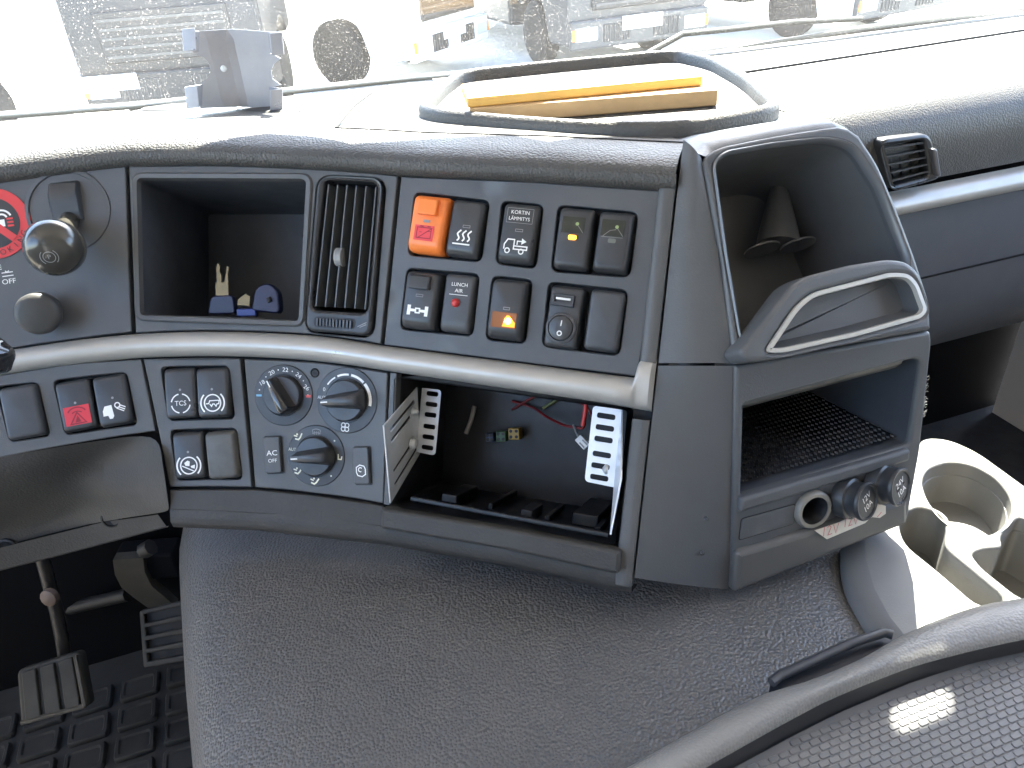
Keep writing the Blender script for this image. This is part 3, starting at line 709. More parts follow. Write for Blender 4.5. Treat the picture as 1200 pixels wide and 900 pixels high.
# amber lit switch
o, fc = switch([(580, 326), (621, 331), (613, 401), (573, 396)], label='black rocker switch with large glowing amber window', hmid=.010)
mb = MB(); flat(rect(0, -.0085, .0205, .0125), fc, .0002, mb); build('amber_window', mb, AMBERG, o)
mb = MB(); mb.lathe(fc(.0035, -.009, .0002), fc.f.n, [(.0030, 0), (.0026, .0012), (.001, .0018)], 16); build('amber_bulb', mb, mat('amber_bulb', (1, .5, .05), .3, emit=((1, .42, .03), 3.2)), o, smooth=60)
mb = MB(); flat([(-.001, -.0135), (.0095, -.0135), (.0095, -.0100), (.004, -.0045), (.002, -.0045)], fc, .0003, mb); build('amber_reflector', mb, mat('amber_reflector', (.55, .18, .015), .3, emit=((1, .25, .01), .25)), o)
icon(o, [(rect(.001, .0008, .005, .0018) + [rect(.001, .0008, .005, .0018)[0]], .0006)], face=fc, m=GREYP, name='indicator_light')
# usb insert
o, fc = switch([(646, 334), (687, 338), (677, 413), (639, 404)], label='grey switch insert with USB port and round rocker', hmid=.0055, tilt=0, bottom=.004)
mb = MB(); mb.loft([[fc(*p, .0) for p in rect(-.002, .013, .0185, .0095)], [fc(*p, .0022) for p in rect(-.002, .013, .0175, .0085)], [fc(*p, .0022) for p in rect(-.002, .0135, .0135, .0045)], [fc(*p, -.004) for p in rect(-.002, .0135, .013, .004)]], False, True); build('usb_port', mb, SWITCH, o, smooth=30)
mb = MB(); mb.cbox(fc(-.002, .0142, -.0005), fc.f.x * .0118, fc.f.y * .0017, fc.f.n * .004); build('usb_tongue', mb, WHITE, o)
cc = (-.0005, -.0085)
mb = MB(); mb.lathe(fc(*cc, 0), fc.f.n, [(.0122, -.001), (.0122, .0012), (.0108, .0022), (.0102, .0022), (.0098, .0002)], 32); build('rocker_ring', mb, SWITCHB, o, smooth=40)
mb = MB(); rr = [[fc(cc[0] + r * cos(a), cc[1] + r * sin(a), z + .10 * r * sin(a) * (1 if sin(a) > 0 else -.4)) for a in np.linspace(0, 2 * pi, 28, endpoint=False)] for r, z in ((.0095, 0), (.0094, .0022), (.0085, .0028), (.003, .0026))]
mb.loft(rr, False, True); rk = build('round_rocker', mb, SWITCH, o, smooth=50)
mb = MB(); strokes([([(.0003 + cc[0], cc[1] + .0015), (.0006 + cc[0], cc[1] + .006)], .0009), (arc(cc[0], cc[1] - .0042, .0017, 0, 360, 16), .0009)], fc, .0038, mb); build('on_off_mark', mb, WHITE, o)
# blanks
switch([(694, 339), (734, 343), (724, 415), (684, 409)], SWITCHB, 'switch_blank', 'plain grey switch blank beside the USB insert', tilt=0, bottom=.004)
switch([(-2, 455), (42, 450), (56, 510), (14, 516)], SWITCHB, 'switch_blank', 'plain dark switch blank at the end of the lower row', tilt=0, bottom=.004)
switch([(241, 506), (275, 505), (282, 560), (250, 561)], mat('worn_blank', (.085, .083, .078), .5, noise=(50, .2)), 'switch_blank', 'worn brownish switch blank under the brake switches', tilt=0, bottom=.003)
# lower switches
o, fc = switch([(65, 449), (103, 444), (118, 500), (78, 508)], label='black rocker switch with red hazard symbol', hmid=.005, bottom=.004)
mb = MB(); flat(rect(.0005, -.0085, .0215, .0165), fc, .0002, mb); build('hazard_sticker', mb, RED, o)
icon(o, [(arc(.0005, -.0065, .0075, 15, 165, 12, .005), .0012), (arc(.0005, -.009, .0052, 40, 140, 8, .004), .0010), ([(-.006, -.0155), (.0005, -.006), (.007, -.0155), (-.006, -.0155)], .0011), (arc(.0005, -.0125, .0012, 0, 360, 8), .001)], [[(-.002, -.0145), (.0005, -.0085), (.003, -.0145)]], face=fc, m=DARKRED, h=.0004); led_dot(o, fc, .0005, .0025)
o, fc = switch([(108, 443), (145, 438), (159, 496), (121, 501)], label='black rocker switch with white work lamp symbol', hmid=.005, bottom=.004)
icon(o, [(arc(.0045, -.0045, .0022, 0, 360, 14), .001), ([(.0035, -.007), (.0095, -.0105)], .0009), ([(.005, -.006), (.0105, -.009)], .0009), ([(.0065, -.0045), (.0112, -.0072)], .0009)], [[(-.0065, -.004), (-.0005, -.0035), (.0005, -.0135), (-.001, -.0155), (-.0035, -.0155), (-.0045, -.0125), (-.0085, -.0125), (-.0085, -.008)]], face=fc); led_dot(o, fc, .0015, .0025)
o, fc = switch([(191, 432), (229, 432), (234, 490), (200, 491)], label='black rocker switch marked TCS', hmid=.005, bottom=.004)
icon(o, [(arc(.0005, -.0085, .0083, a, a + 68, 8), .0011) for a in (11, 101, 191, 281)], face=fc); mb = MB(); text('TCS', fc, .0005, -.0085, .0062, 0, .0002, mb, .95); build('lettering', mb, WHITE, o); led_dot(o, fc, .0005, .0035)
o, fc = switch([(230, 432), (267, 431), (273, 489), (236, 490)], label='black rocker switch with trailer in brake circle symbol', hmid=.005, bottom=.004)
BR = lambda: [(arc(0, -.0085, .0073, 0, 360, 26), .0011), (arc(0, -.0085, .0105, 135, 225, 12), .0013), (arc(0, -.0085, .0105, -45, 45, 12), .0013)]
icon(o, BR() + [([(-.006, -.009), (-.0035, -.009), (-.0025, -.0065), (.006, -.0065), (.0055, -.0095), (.004, -.0095), (.003, -.0115), (.0015, -.0095), (0, -.0095), (-.001, -.0115), (-.0025, -.0095)], .0009)], face=fc); led_dot(o, fc, 0, .0035)
o, fc = switch([(203, 507), (237, 506), (244, 560), (210, 561)], label='black rocker switch with hill start brake symbol', hmid=.005, bottom=.004)
icon(o, BR() + [([(-.006, -.0085), (-.001, -.0110), (.004, -.0135)], .0009)], [[(-.004, -.006), (-.001, -.004), (.001, -.005), (.0005, -.009), (-.003, -.0085)], [(.0015, -.009), (.0055, -.008), (.005, -.0115), (.002, -.0105)]], face=fc); led_dot(o, fc, 0, .0035)

# ------------------------------------------------------------------ climate dials
def dial(px, py, rd, rk, ang, label):
    c = inv(px, py); f = local(*c, 0.0003)
    mb = MB(); mb.lathe(f.o, f.n, [(rd, -.002), (rd, .0006), (rd - .0006, .0012), (rk + .0015, .0012), (rk + .001, .0002)], 56)
    o = build('control_dial', mb, mat('dial_disc', (.034, .036, .040), .42, noise=(25, .12)), dash, smooth=30, label=label)
    mb = MB(); mb.lathe(f.o, f.n, [(rk, 0), (rk, .005), (rk - .0012, .0065), (rk * .6, .0068)], 48); kb = build('dial_base', mb, SWITCH, o, smooth=40)
    g = local(*c, .0003, ang); mb = MB(); rings = []
    for z, a, b in ((.004, 1.0, .55), (.010, .98, .40), (.0165, .93, .30), (.0185, .86, .22)):
        rings.append([g(p[0], p[1], z) for p in rpoly([(-rk * a, -rk * b * .55), (rk * a, -rk * b), (rk * a, rk * b), (-rk * a, rk * b * .55)], .004, 5)])
    mb.loft(rings, False, True); build('grip', mb, GLOSS if ang < -.5 else SWITCH, o, smooth=60)
    mb = MB(); strokes([([(-rk * .86, 0), (-rk * .50, 0)], .0012)], g, .0189, mb); build('pointer_mark', mb, WHITE, o)
    def face(x, y, h=0.): return f(x, y, .0014 + h)
    return o, face
o, fc = dial(333, 463, .0268, .0172, radians(-62), 'temperature dial marked 18 to 26')
mb = MB()
for k, tx in enumerate(('18', '20', '22', '24', '26')):
    a = radians(152 - k * 33.5); text(tx, fc, .0222 * cos(a), .0222 * sin(a), .0052, a - pi / 2 if k not in (0, 4) else (a - pi / 2) * .5, 0, mb, 1.1)
for k in range(-1, 5):
    a = radians(152 - 16.7 - k * 33.5); flat(circ(.0225 * cos(a), .0225 * sin(a), .0006, 8), fc, 0, mb)
build('scale', mb, WHITE, o)
mb = MB(); flat(rect(-.0225, -.0005, .005, .0018), fc, 0, mb); build('cold_mark', mb, BLUEP, o)
mb = MB(); flat(rect(.0228, -.0005, .0045, .0022), fc, 0, mb); build('hot_mark', mb, REDDOT, o)
o, fc = dial(407, 469, .0285, .0180, radians(8), 'fan speed dial marked AUT and 0')
for a0, a1, w in ((147, 122, .0013), (116, 88, .0017), (82, 48, .0021), (44, -8, .0027)): mb = MB(); strokes([(arc(0, 0, .0222, a0, a1, 10), w)], fc, 0, mb); build('speed_arc', mb, WHITE, o)
mb = MB(); text('0', fc, -.0215, .0076, .0048, 0, 0, mb); text('AUT', fc, -.0236, .0004, .0042, 0, 0, mb, .9); build('lettering', mb, WHITE, o)
mb = MB()
for k in range(4): a = radians(45 + 90 * k); strokes([(arc(.0002 + .0024 * cos(a), -.0232 + .0024 * sin(a), .0019, 0, 360, 10), .0007)], fc, 0, mb)
build('fan_mark', mb, WHITE, o)
o, fc = dial(371, 534, .0268, .0172, radians(6), 'air distribution dial marked AUT')
mb = MB(); text('AUT', fc, -.0222, .0042, .0040, 0, 0, mb, .9)
def seat(x, y, a):
    c, s_ = cos(a), sin(a); R = lambda p: (x + c * p[0] - s_ * p[1], y + s_ * p[0] + c * p[1])
    strokes([([R((-.0036, -.001)), R((-.0005, -.0022)), R((.0014, -.0006)), R((.0036, .0028))], .0013), ([R((-.0042, .002)), R((-.0012, .0008))], .0011)], fc, 0, mb); flat([R(q) for q in circ(-.001, .0026, .0009, 8)], fc, 0, mb)
seat(-.0165, .0155, .2); seat(-.0160, -.0145, .1); seat(0, -.0225, 0)
strokes([([(.0208, .003), (.0210, -.0015), (.0238, -.0015), (.0242, .0012)], .0011)], fc, 0, mb)
for a in (40, -48): flat(circ(.0222 * cos(radians(a)), .0222 * sin(radians(a)), .0008, 8), fc, 0, mb)
build('scale', mb, CREAM, o)
mb = MB(); strokes([(arc(0, .016, .0075, 60, 120, 8), .0007), (arc(0, .0128, .0075, 60, 120, 8), .0007), ([(-.0038, .0225), (-.003, .0190)], .0007), ([(.0038, .0225), (.003, .0190)], .0007)], fc, 0, mb)
for k in (-1, 0, 1): strokes([([(k * .0018, .0185), (k * .0018, .0215)], .0007)], fc, 0, mb)
build('defrost_mark', mb, GREYP, o)
def button(q, label):
    c, w, hh, rot = rq(q); f = local(*c, 0, rot); mb = MB(); R = lambda d, z: [f(*p, z) for p in rpoly(rect(0, 0, w - d, hh - d), .0018, 4)]
    s_ = MB(); flat(rpoly(rect(.0006, -.0004, w + .0022, hh + .0022), .002), lambda a, b, h: f(a, b, .0003), 0, s_)
    mb.loft([R(0, -.001), R(0, .0028), R(.0012, .0036)], False, True); o = build('push_button', mb, FRAMEP, dash, smooth=40, label=label)
    build('button_gap', s_, BLACK, o); return o, lambda x, y, h=0.: f(x, y, .0038 + h)
o, fc = button([(311, 512), (328, 511), (331, 553), (314, 554)], 'push button lettered AC OFF')
mb = MB(); text('AC', fc, 0, .0015, .0064, 0, 0, mb, 1.15); text('OFF', fc, 0, -.0052, .0045, 0, 0, mb, 1.05); build('lettering', mb, WHITE, o)
o, fc = button([(416, 524), (432, 523), (434, 567), (418, 566)], 'push button with air recirculation symbol')
icon(o, [([(-.003, -.0045), (-.0042, -.002), (-.0042, .0025), (-.001, .0045), (.003, .0035), (.0042, .001), (.0042, -.0035), (.001, -.0055), (-.003, -.0045)], .0009), (arc(-.0005, .0005, .0018, 40, 300, 10), .0008)], face=lambda x, y, h=0.: fc(x, y - .004, h))
f = local(*inv(369, 437), 0); mb = MB(); mb.lathe(f.o, f.n, [(.0042, .0003), (.0036, .0012), (.0028, .0004), (.0012, .0003)], 20); build('screw', mb, BLACK, dash, smooth=40)

# ------------------------------------------------------------------ park brake lever, small knob, sticker, stalk
f = local(*so, 0)
mb = MB(); mb.lathe(f.o, f.n, [(sock_r + .0035, .0002), (sock_r + .003, .0016), (sock_r, .0018), (sock_r - .0015, -.004), (sock_r - .003, -.016), (.002, -.017)], 56)
sock = build('lever_socket', mb, PANEL, dash, smooth=35)
mb = MB(); mb.lathe(f(0, 0, -.016), f.n, [(sock_r - .004, 0), (sock_r - .006, .007), (.020, .014), (.012, .016)], 48); build('lever_dome', mb, SWITCHB, sock, smooth=60)
mb = MB(); rg = []
for y, z in ((.027, -.004), (.022, .005), (.012, .0085), (.004, .007), (-.01, .004)): rg.append([f(-.0125, y, z - .012), f(-.0125, y, z - .002), f(-.011, y, z), f(.011, y, z), f(.0125, y, z - .002), f(.0125, y, z - .012)])
mb.loft(rg, closed=False); build('lever_gate', mb, SWITCH, sock, smooth=40)
tip = S(*inv(58, 301, .062), .062); base_ = f(0, -.006, -.004); ax = tip - base_; La = np.linalg.norm(ax)
mb = MB(); mb.lathe(base_, ax, [(.008, 0), (.0082, La * .25), (.0090, La * .42), (.0125, La * .55), (.0205, La * .66), (.0228, La * .72), (.0232, La * .78), (.0222, La * .85), (.0195, La * .93), (.0150, La * .985), (.0085, La * 1.0), (.001, La * 1.003)], 48)
lev = build('brake_lever', mb, mat('lever_gloss', (.045, .042, .036), .20, coat=.3), dash, smooth=60, label='glossy black mushroom shaped park brake lever')
axn = ax / La; e1_ = np.cross(TZ, axn); e1_ /= np.linalg.norm(e1_); e2_ = np.cross(axn, e1_)
fk = planef(tip + axn * .0006, e1_, e2_, axn)
mb = MB(); strokes([(arc(0, 0, .0045, 0, 360, 24), .0006), (arc(0, 0, .0066, 130, 230, 12), .0006), (arc(0, 0, .0066, -50, 50, 12), .0006)], fk, 0, mb); text('P', fk, 0, 0, .0055, 0, 0, mb); build('brake_mark', mb, GREYP, lev)
f2 = local(*inv(52, 362), 0); ktop = S(*inv(43, 369, .026), .026); ax2 = ktop - f2.o; L2 = np.linalg.norm(ax2)
mb = MB(); mb.lathe(f2.o, ax2, [(.0105, 0), (.0105, L2 * .35), (.0145, L2 * .4), (.0175, L2 * .55), (.0178, L2 * .85), (.0165, L2 * .97), (.013, L2 * 1.02), (.001, L2 * 1.04)], 40)
build('push_pull_knob', mb, mat('knob_plastic', (.048, .047, .046), .5, noise=(40, .15)), dash, smooth=50, label='small round charcoal knob below the lever')
fl = local(*inv(4, 322), .0004)
mb = MB(); text('BRAKE', fl, -.009, .0065, .0060, 0, 0, mb, 1.0); text('OFF', fl, .0035, -.0065, .0062, 0, 0, mb, 1.05)
strokes([([(-.001, .0015), (.008, .0015)], .0008), ([(-.001, -.0015), (.008, -.0015)], .0008), ([(.002, .003), (.0035, .0015), (.005, .003)], .0008)], fl, 0, mb); build('lettering', mb, WHITE, dash)
# no smoking sticker
fs = local(*inv(-8, 262), .0005); Rs = .0305
stk = thing('round_sticker', fs.o, 'round red and black no smoking sticker with cigarette symbol', 'sticker')
mb = MB(); mb.lathe(fs.o, fs.n, [(Rs, 0), (Rs, .0008), (Rs * .5, .0009), (.001, .0009)], 56); build('disc', mb, mat('sticker_red', (.62, .045, .05), .45), stk, smooth=30)
fs2 = lambda x, y, h=0.: fs(x, y, .0011 + h)
mb = MB(); flat(circ(0, 0, Rs * .72, 48), fs2, 0, mb); build('black_field', mb, mat('sticker_black', (.03, .03, .032), .5), stk)
mb = MB(); strokes([([(-.0155, .0155), (.0155, -.0155)], .0062)], fs2, .0004, mb); build('bar', mb, mat('sticker_red', (.62, .045, .05), .45), stk)
mb = MB(); flat(rect(-.001, -.001, .022, .006), fs2, .0002, mb); strokes([(arc(.008, .002, .008, 20, 120, 8), .0016), (arc(.008, .002, .0045, 20, 120, 8), .0016)], fs2, .0002, mb); build('cigarette', mb, WHITE, stk)
mb = MB()
for k in range(3): flat(rect(.0145, -.004 + .003 * k, .005, .0016), fs2, .0005, mb)
build('ember', mb, mat('sticker_red', (.62, .045, .05), .45), stk)
mb = MB(); word = 'NO SMOKING'
for k, ch in enumerate(word):
    if ch == ' ': continue
    a = radians(-90 + (k - 4.3) * 13.5); text(ch, fs2, Rs * .86 * cos(a), Rs * .86 * sin(a), .0068, a + pi / 2, .0002, mb, .95)
build('lettering', mb, mat('sticker_black', (.03, .03, .032), .5), stk)
# column stalk tip
sp = [S(*inv(*p, .09), .09) for p in [(-60, 430), (-20, 422), (4, 416), (14, 416)]]
stlk = thing('column_stalk', sp[0], 'black column stalk tip with white end poking in at the edge', 'stalk')
mb = MB(); mb.tube(sp, [.010, .0125, .0135, .0055], 12); build('stalk_body', mb, GLOSS, stlk, smooth=40)
mb = MB(); mb.tube([p + np.array([0, 0, .006]) for p in (sp[1] * .7 + sp[2] * .3, sp[2] * .6 + sp[3] * .4)], [.0075, .006], 12); build('stalk_top', mb, WHITE, stlk, smooth=40)

# ------------------------------------------------------------------ things in the cubby: keys
def cub(px, py, h): return S(*inv(px, py, h), h)
kf = frame(-.25)
key = thing('truck_key', cub(265, 366, -.03), 'brass coloured key with blue plastic head standing in the cubby', 'key')
fk = planef(cub(264, 352, -.035), kf[0], kf[1], kf[2])
mb = MB(); mb.loft([[fk(p[0], p[1], z) for p in rpoly([(-.014, -.013), (.013, -.013), (.011, .004), (-.010, .004)], .004)] for z in (0, .008)], True, True); build('key_head', mb, KEYBLUE, key, bevel=.0015)
mb = MB(); mb.loft([[fk(p[0], p[1], z) for p in [(-.006, .004), (.006, .004), (.006, .016), (-.006, .016)]] for z in (.002, .006)], True, True)
mb.loft([[fk(p[0], p[1], z) for p in [(-.005, .016), (-.001, .016), (-.0005, .022), (-.002, .026), (-.0015, .031), (-.0035, .034), (-.005, .030)]] for z in (.003, .005)], True, True)
mb.loft([[fk(p[0], p[1], z) for p in [(.002, .016), (.006, .016), (.0055, .022), (.0068, .030), (.005, .031), (.0035, .022)]] for z in (.003, .005)], True, True); build('key_blade', mb, BRASS, key)
key = thing('truck_key', cub(312, 366, -.03), 'key with rounded dark blue plastic head leaning on the cubby wall', 'key')
fk = planef(cub(313, 350, -.03), kf[0], kf[1], kf[2])
mb = MB(); mb.loft([[fk(p[0], p[1], z) for p in rpoly([(-.012, -.011), (.016, -.015), (.015, .006), (.006, .014), (-.006, .010)], .006)] for z in (0, .011)], True, True); build('key_head', mb, KEYBLUE, key, bevel=.002)
mb = MB(); mb.tube([fk(.006, .0, .0118), fk(.0075, -.004, .0118)], .0022, 8); build('key_hole', mb, BLACK, key)
mb = MB(); mb.box(fk(-.026, -.016, .002), fk.x * .018, fk.y * .007, fk.n * .006); build('key_collar', mb, mat('key_light_blue', (.03, .06, .28), .35), key, bevel=.001)
mb = MB(); mb.add([fk(x, y, .014) for x, y in [(-.022, -.006), (-.011, -.007), (-.010, .001), (-.014, .004), (-.021, -.001)]] + [fk(x, y, .012) for x, y in [(-.022, -.006), (-.011, -.007), (-.010, .001), (-.014, .004), (-.021, -.001)]], [(0, 1, 2, 3, 4), (9, 8, 7, 6, 5), (0, 5, 6, 1), (1, 6, 7, 2), (2, 7, 8, 3), (3, 8, 9, 4), (4, 9, 5, 0)]); build('key_tag', mb, BRASS, key)

# ------------------------------------------------------------------ radio brackets, wires, plugs in the slot
def slotted(w, hgt, nslot, sw, sh):
    return [rpoly(rect(w / 2, hgt * (i + .62) / (nslot + .25), sw, sh), sh * .5, 4) for i in range(nslot)]
def solve_s(px, py, s):                   # point on the plane of constant s on the flat right part
    u, up, n = frame(0); return onplane(px, py, S(s, 0), u)
sL = -.0945
u, up, n = frame(0)
pf = [solve_s(*p, sL) for p in [(450, 499), (458, 590), (489, 454), (493, 530)]]
co = lambda p: (np.dot(p - S(0, 0), up), np.dot(p - S(0, 0), n))
cs = [co(p) for p in pf]
tB, tT, hF, hB = cs[1][0], cs[2][0], cs[0][1], (cs[2][1] + cs[3][1]) / 2
br = thing('radio_bracket', S(sL, tB, hB), 'slotted galvanised bracket on the shaded side of the radio slot', 'bracket')
plate = [(cs[0][0], cs[0][1]), (cs[1][0], cs[1][1]), (cs[3][0], cs[3][1]), (cs[2][0], cs[2][1])]   # (t, h)
fnp = lambda a, b, h: S(sL + h, a, b)
def slot_in(t0, h0, t1, h1, w):
    d = np.array([t1 - t0, h1 - h0]); d /= np.linalg.norm(d); q = np.array([-d[1], d[0]]) * w / 2; a = np.array([t0, h0]); b = np.array([t1, h1])
    return [a + q, b + q, b - q, a - q]
PT = lambda fy, fd: tuple((np.array(plate[0]) * (1 - fd) + np.array(plate[3]) * fd) * (1 - fy) + (np.array(plate[1]) * (1 - fd) + np.array(plate[2]) * fd) * fy)
sl = [slot_in(*PT(y0, d0), *PT(y0, d1), .0042) for y0, d0, d1 in ((.14, .15, .9), (.28, .15, .75), (.68, .15, .75), (.86, .15, .9))]
build('side_plate', sheet(plate, sl, fnp, .0012, .02, back=True), STEEL, br)
pw = inv(517, 458, hB)[0] - sL; fnf = lambda a, b, h: S(sL + a, b, hB + h)
hgt = .0
zt0 = inv(489, 454, hB)[1]; zb0 = inv(492, 530, hB)[1]; H = zt0 - zb0
fo = rpoly([(0, zb0), (pw, zb0 - .001), (pw, zt0 + .0005), (0, zt0)], [0, .004, .004, 0])
sl = [rpoly(rect(pw * .56, zb0 + H * (.09 + .164 * i + (.02 if i > 2 else 0)), pw * .62, H * .075), .0022, 4) for i in range(6)]
build('slotted_flange', sheet(fo, sl, fnf, .0012, .02, back=True), STEEL, br)
for p, r in (((483, 482), .0032), ((482, 519), .0050)):
    c = solve_s(*p, sL) + u * .001; mb = MB(); mb.lathe(c, u, [(r * 1.25, 0), (r * 1.2, .001), (r, .0012), (r * .8, .004), (r * .3, .0052)], 16); build('screw', mb, STEEL, br, smooth=40)
sRr = .0965; hB2 = -.030
br = thing('radio_bracket', S(sRr, -.13, hB2), 'bright slotted galvanised bracket on the sunlit side of the radio slot', 'bracket')
q = [inv(*p, hB2) for p in [(695, 475), (728, 480), (719, 571), (685, 564)]]
fo = rpoly(q, [.004, 0, 0, .004]); ctr = sum(q) / 4; uu = (q[1] - q[0]); vv = (q[3] - q[0])
sl = []
for i in range(6):
    f_ = .115 + .152 * i + (.045 if i > 2 else 0); c = q[0] + uu * .5 + vv * f_; d = uu / np.linalg.norm(uu); e_ = np.array([-d[1], d[0]]); w2 = np.linalg.norm(uu) * .33; h2 = .0023
    sl.append(rpoly([c - d * w2 - e_ * h2, c + d * w2 - e_ * h2, c + d * w2 + e_ * h2, c - d * w2 + e_ * h2], .0021, 4))
BRSTEEL = mat('sunlit_steel', (.78, .80, .84), .38, metal=.55, noise=(30, .06))  # bracket steel again, sunlit brightness put into a lighter colour
build('slotted_flange', sheet(fo, sl, lambda a, b, h: S(a, b, hB2 + h), .0012, .02, back=True), BRSTEEL, br)
a, b = inv(728, 480, hB2), inv(719, 571, hB2); c, d = inv(713, 626, .004), inv(724, 560, .004)
mb = MB(); P = [S(a[0], a[1], hB2), S(b[0], b[1], hB2), S(c[0] + .001, c[1], .004), S(d[0] + .002, d[1], .004)]; mb.add(P + [p + u * .0013 for p in P], [(0, 1, 2, 3), (7, 6, 5, 4), (0, 3, 7, 4), (1, 5, 6, 2), (2, 6, 7, 3), (0, 4, 5, 1)]); build('side_plate', mb, BRSTEEL, br)
c = S(*inv(712, 550, -.015), -.015); mb = MB(); mb.lathe(c, -u + n * .3, [(.004, 0), (.004, .002), (.0015, .004)], 12); build('screw', mb, STEEL, br, smooth=40)
def wire(name, pts, r, m, label, group=None):
    P = [S(*inv(px, py, h), h) for px, py, h in pts]; C = []
    for i in range(len(P) - 1):
        p0, p1, p2, p3 = P[max(i - 1, 0)], P[i], P[i + 1], P[min(i + 2, len(P) - 1)]
        for k in range(6):
            t = k / 6; C.append(.5 * (2 * p1 + (p2 - p0) * t + (2 * p0 - 5 * p1 + 4 * p2 - p3) * t * t + (3 * p1 - p0 - 3 * p2 + p3) * t ** 3))
    C.append(P[-1]); mb = MB(); mb.tube(C, r, 7); return build(name, mb, m, smooth=60, label=label, cat='wire', group=group)
wire('wire', [(690, 462, -.10), (687, 480, -.09), (684, 500, -.085), (676, 501, -.085), (660, 498, -.09), (640, 488, -.11), (625, 478, -.116), (600, 470, -.118)], .0013, WRED, 'thin red wire looping across the top of the radio slot')
wire('cable', [(688, 455, -.07), (686, 480, -.07), (683, 499, -.07)], .0020, mat('bright_red_wire', (.72, .05, .04), .4), 'thick bright red cable hanging straight down in the radio slot')
wire('wire', [(600, 480, -.116), (620, 468, -.114), (640, 458, -.11)], .0012, WRED, 'red wire rising to the back top of the radio slot')
wire('wire', [(672, 498, -.085), (676, 508, -.08), (681, 517, -.075)], .0012, WGRY, 'short grey wire leading into the white plug')
wire('wire', [(636, 478, -.117), (650, 470, -.116), (664, 460, -.114)], .0016, mat('wire_olive', (.14, .15, .05), .5), 'olive wire crossing behind the red loop')
wire('wire', [(668, 460, -.09), (678, 470, -.085), (690, 480, -.08), (698, 500, -.08)], .0012, WRED, 'red wire running behind the bright bracket')
wire('wire', [(556, 476, -.10), (552, 492, -.10), (546, 508, -.10)], .0022, WGRY, 'grey wire hanging in the dark middle of the radio slot')
fw = local(*inv(683, 518, -.073), -.073, radians(-40)); mb = MB(); mb.cbox(fw.o, fw.x * .012, fw.y * .0075, fw.n * .006); root = thing('wire_plug', fw.o, 'small white plug dangling beside the bright bracket', 'plug'); build('plug_body', mb, WCON, root, bevel=.0008)
for k in (-1, 1):
    mb = MB(); mb.cbox(fw(.0015, .0018 * k, .0031), fw.x * .006, fw.y * .0012, fw.n * .0006); build('plug_groove', mb, GREYP, root)
for p, m_, lb, w in (((604, 508), YEL, 'yellow multi pin connector in the radio slot', .011), ((589, 511), GRN, 'green connector next to the yellow one', .010), ((576, 512), BLUC, 'small blue connector at the end of the coloured row', .008)):
    fw = local(*inv(*p, -.11), -.11, radians(8)); root = thing('connector', fw.o, lb, 'connector'); mb = MB(); mb.cbox(fw.o, fw.x * w, fw.y * .011 * (w / .011), fw.n * .012); build('housing', mb, m_, root, bevel=.0008)
    for i in range(2):
        for j in range(2): mb = MB(); mb.lathe(fw((i - .5) * w * .5, (j - .5) * w * .5, .0058), fw.n, [(.0016, 0), (.0016, .0006), (.001, .0006)], 8); build('pin_hole', mb, BLACK, root)

# =================================================================== SIDE CONSOLE
M0 = S(*inv(862, 428)); U15 = np.array([cos(radians(15)), sin(radians(15)), 0])
nU, nL = nrm(15, 33), nrm(15, 13)
upU = np.cross(nU, U15); upU = upU if upU[2] > 0 else -upU
upL = np.cross(nL, U15); upL = upL if upL[2] > 0 else -upL
SU = planef(M0, U15, upU, nU); SL = planef(M0, U15, upL, nL)
def pp(pl, px, py, h=0.):
    q = onplane(px, py, pl.o + pl.n * h, pl.n) - pl.o; return np.array([np.dot(q, pl.x), np.dot(q, pl.y)])
def pps(pl, pts, h=0.): return [pp(pl, *p, h) for p in pts]
con = thing('side_console', SL(0.05, -.16), 'dark grey storage console with handle, shelves and power sockets beside the switches', 'console')
CONP = mat('console_plastic', (.090, .095, .103), .42, bump=('noise', 700, .35, .0005), noise=(6, .1))
TOPC = [(825, 190), (829, 182), (838, 175), (851, 170), (890, 162), (930, 155), (962, 150), (982, 147.5), (995, 150), (1008, 159)]
uo = rpoly(pps(SU, [*TOPC, (1030, 192), (1052, 244), (1073, 300), (1090, 352), (1092, 386), (862, 427), (847, 305)]), [0] * len(TOPC) + [.01, 0, 0, .006, .002, .002, 0], 4)
uh = rpoly(pps(SU, [(837, 192), (850, 180), (905, 170), (968, 163), (1000, 170), (1031, 218), (1063, 300), (1066, 372), (873, 404), (868, 392), (852, 300)]), [.01, .01, 0, .01, .012, 0, 0, .004, .004, .002, 0], 5)
build('upper_bezel', sheet(uo, [uh], SU, .02, .015, hole_depth=.012), CONP, con, bevel=.0035, seg=3)
mb = MB(); c = np.mean(uh, axis=0); rg = []
for dpt, k in ((.011, 0), (.05, .05), (.12, .12)): rg.append([SU(*(c + (np.array(p) - c) * (1 - k)), -dpt) for p in uh])
mb.loft(rg, False, True); build('upper_pocket', mb, mat('pocket_plastic', (.105, .108, .112), .36, noise=(7, .2)), con, smooth=50)
rimp = MB(); rimp.loft([[SU(*p, .0005) for p in inset(uh, -.0022)], [SU(*p, .0018) for p in inset(uh, -.0012)], [SU(*p, .0012) for p in uh], [SU(*p, -.006) for p in inset(uh, .0008)]]); build('pocket_rim', rimp, mat('rim_plastic', (.12, .125, .135), .28), con, smooth=60)
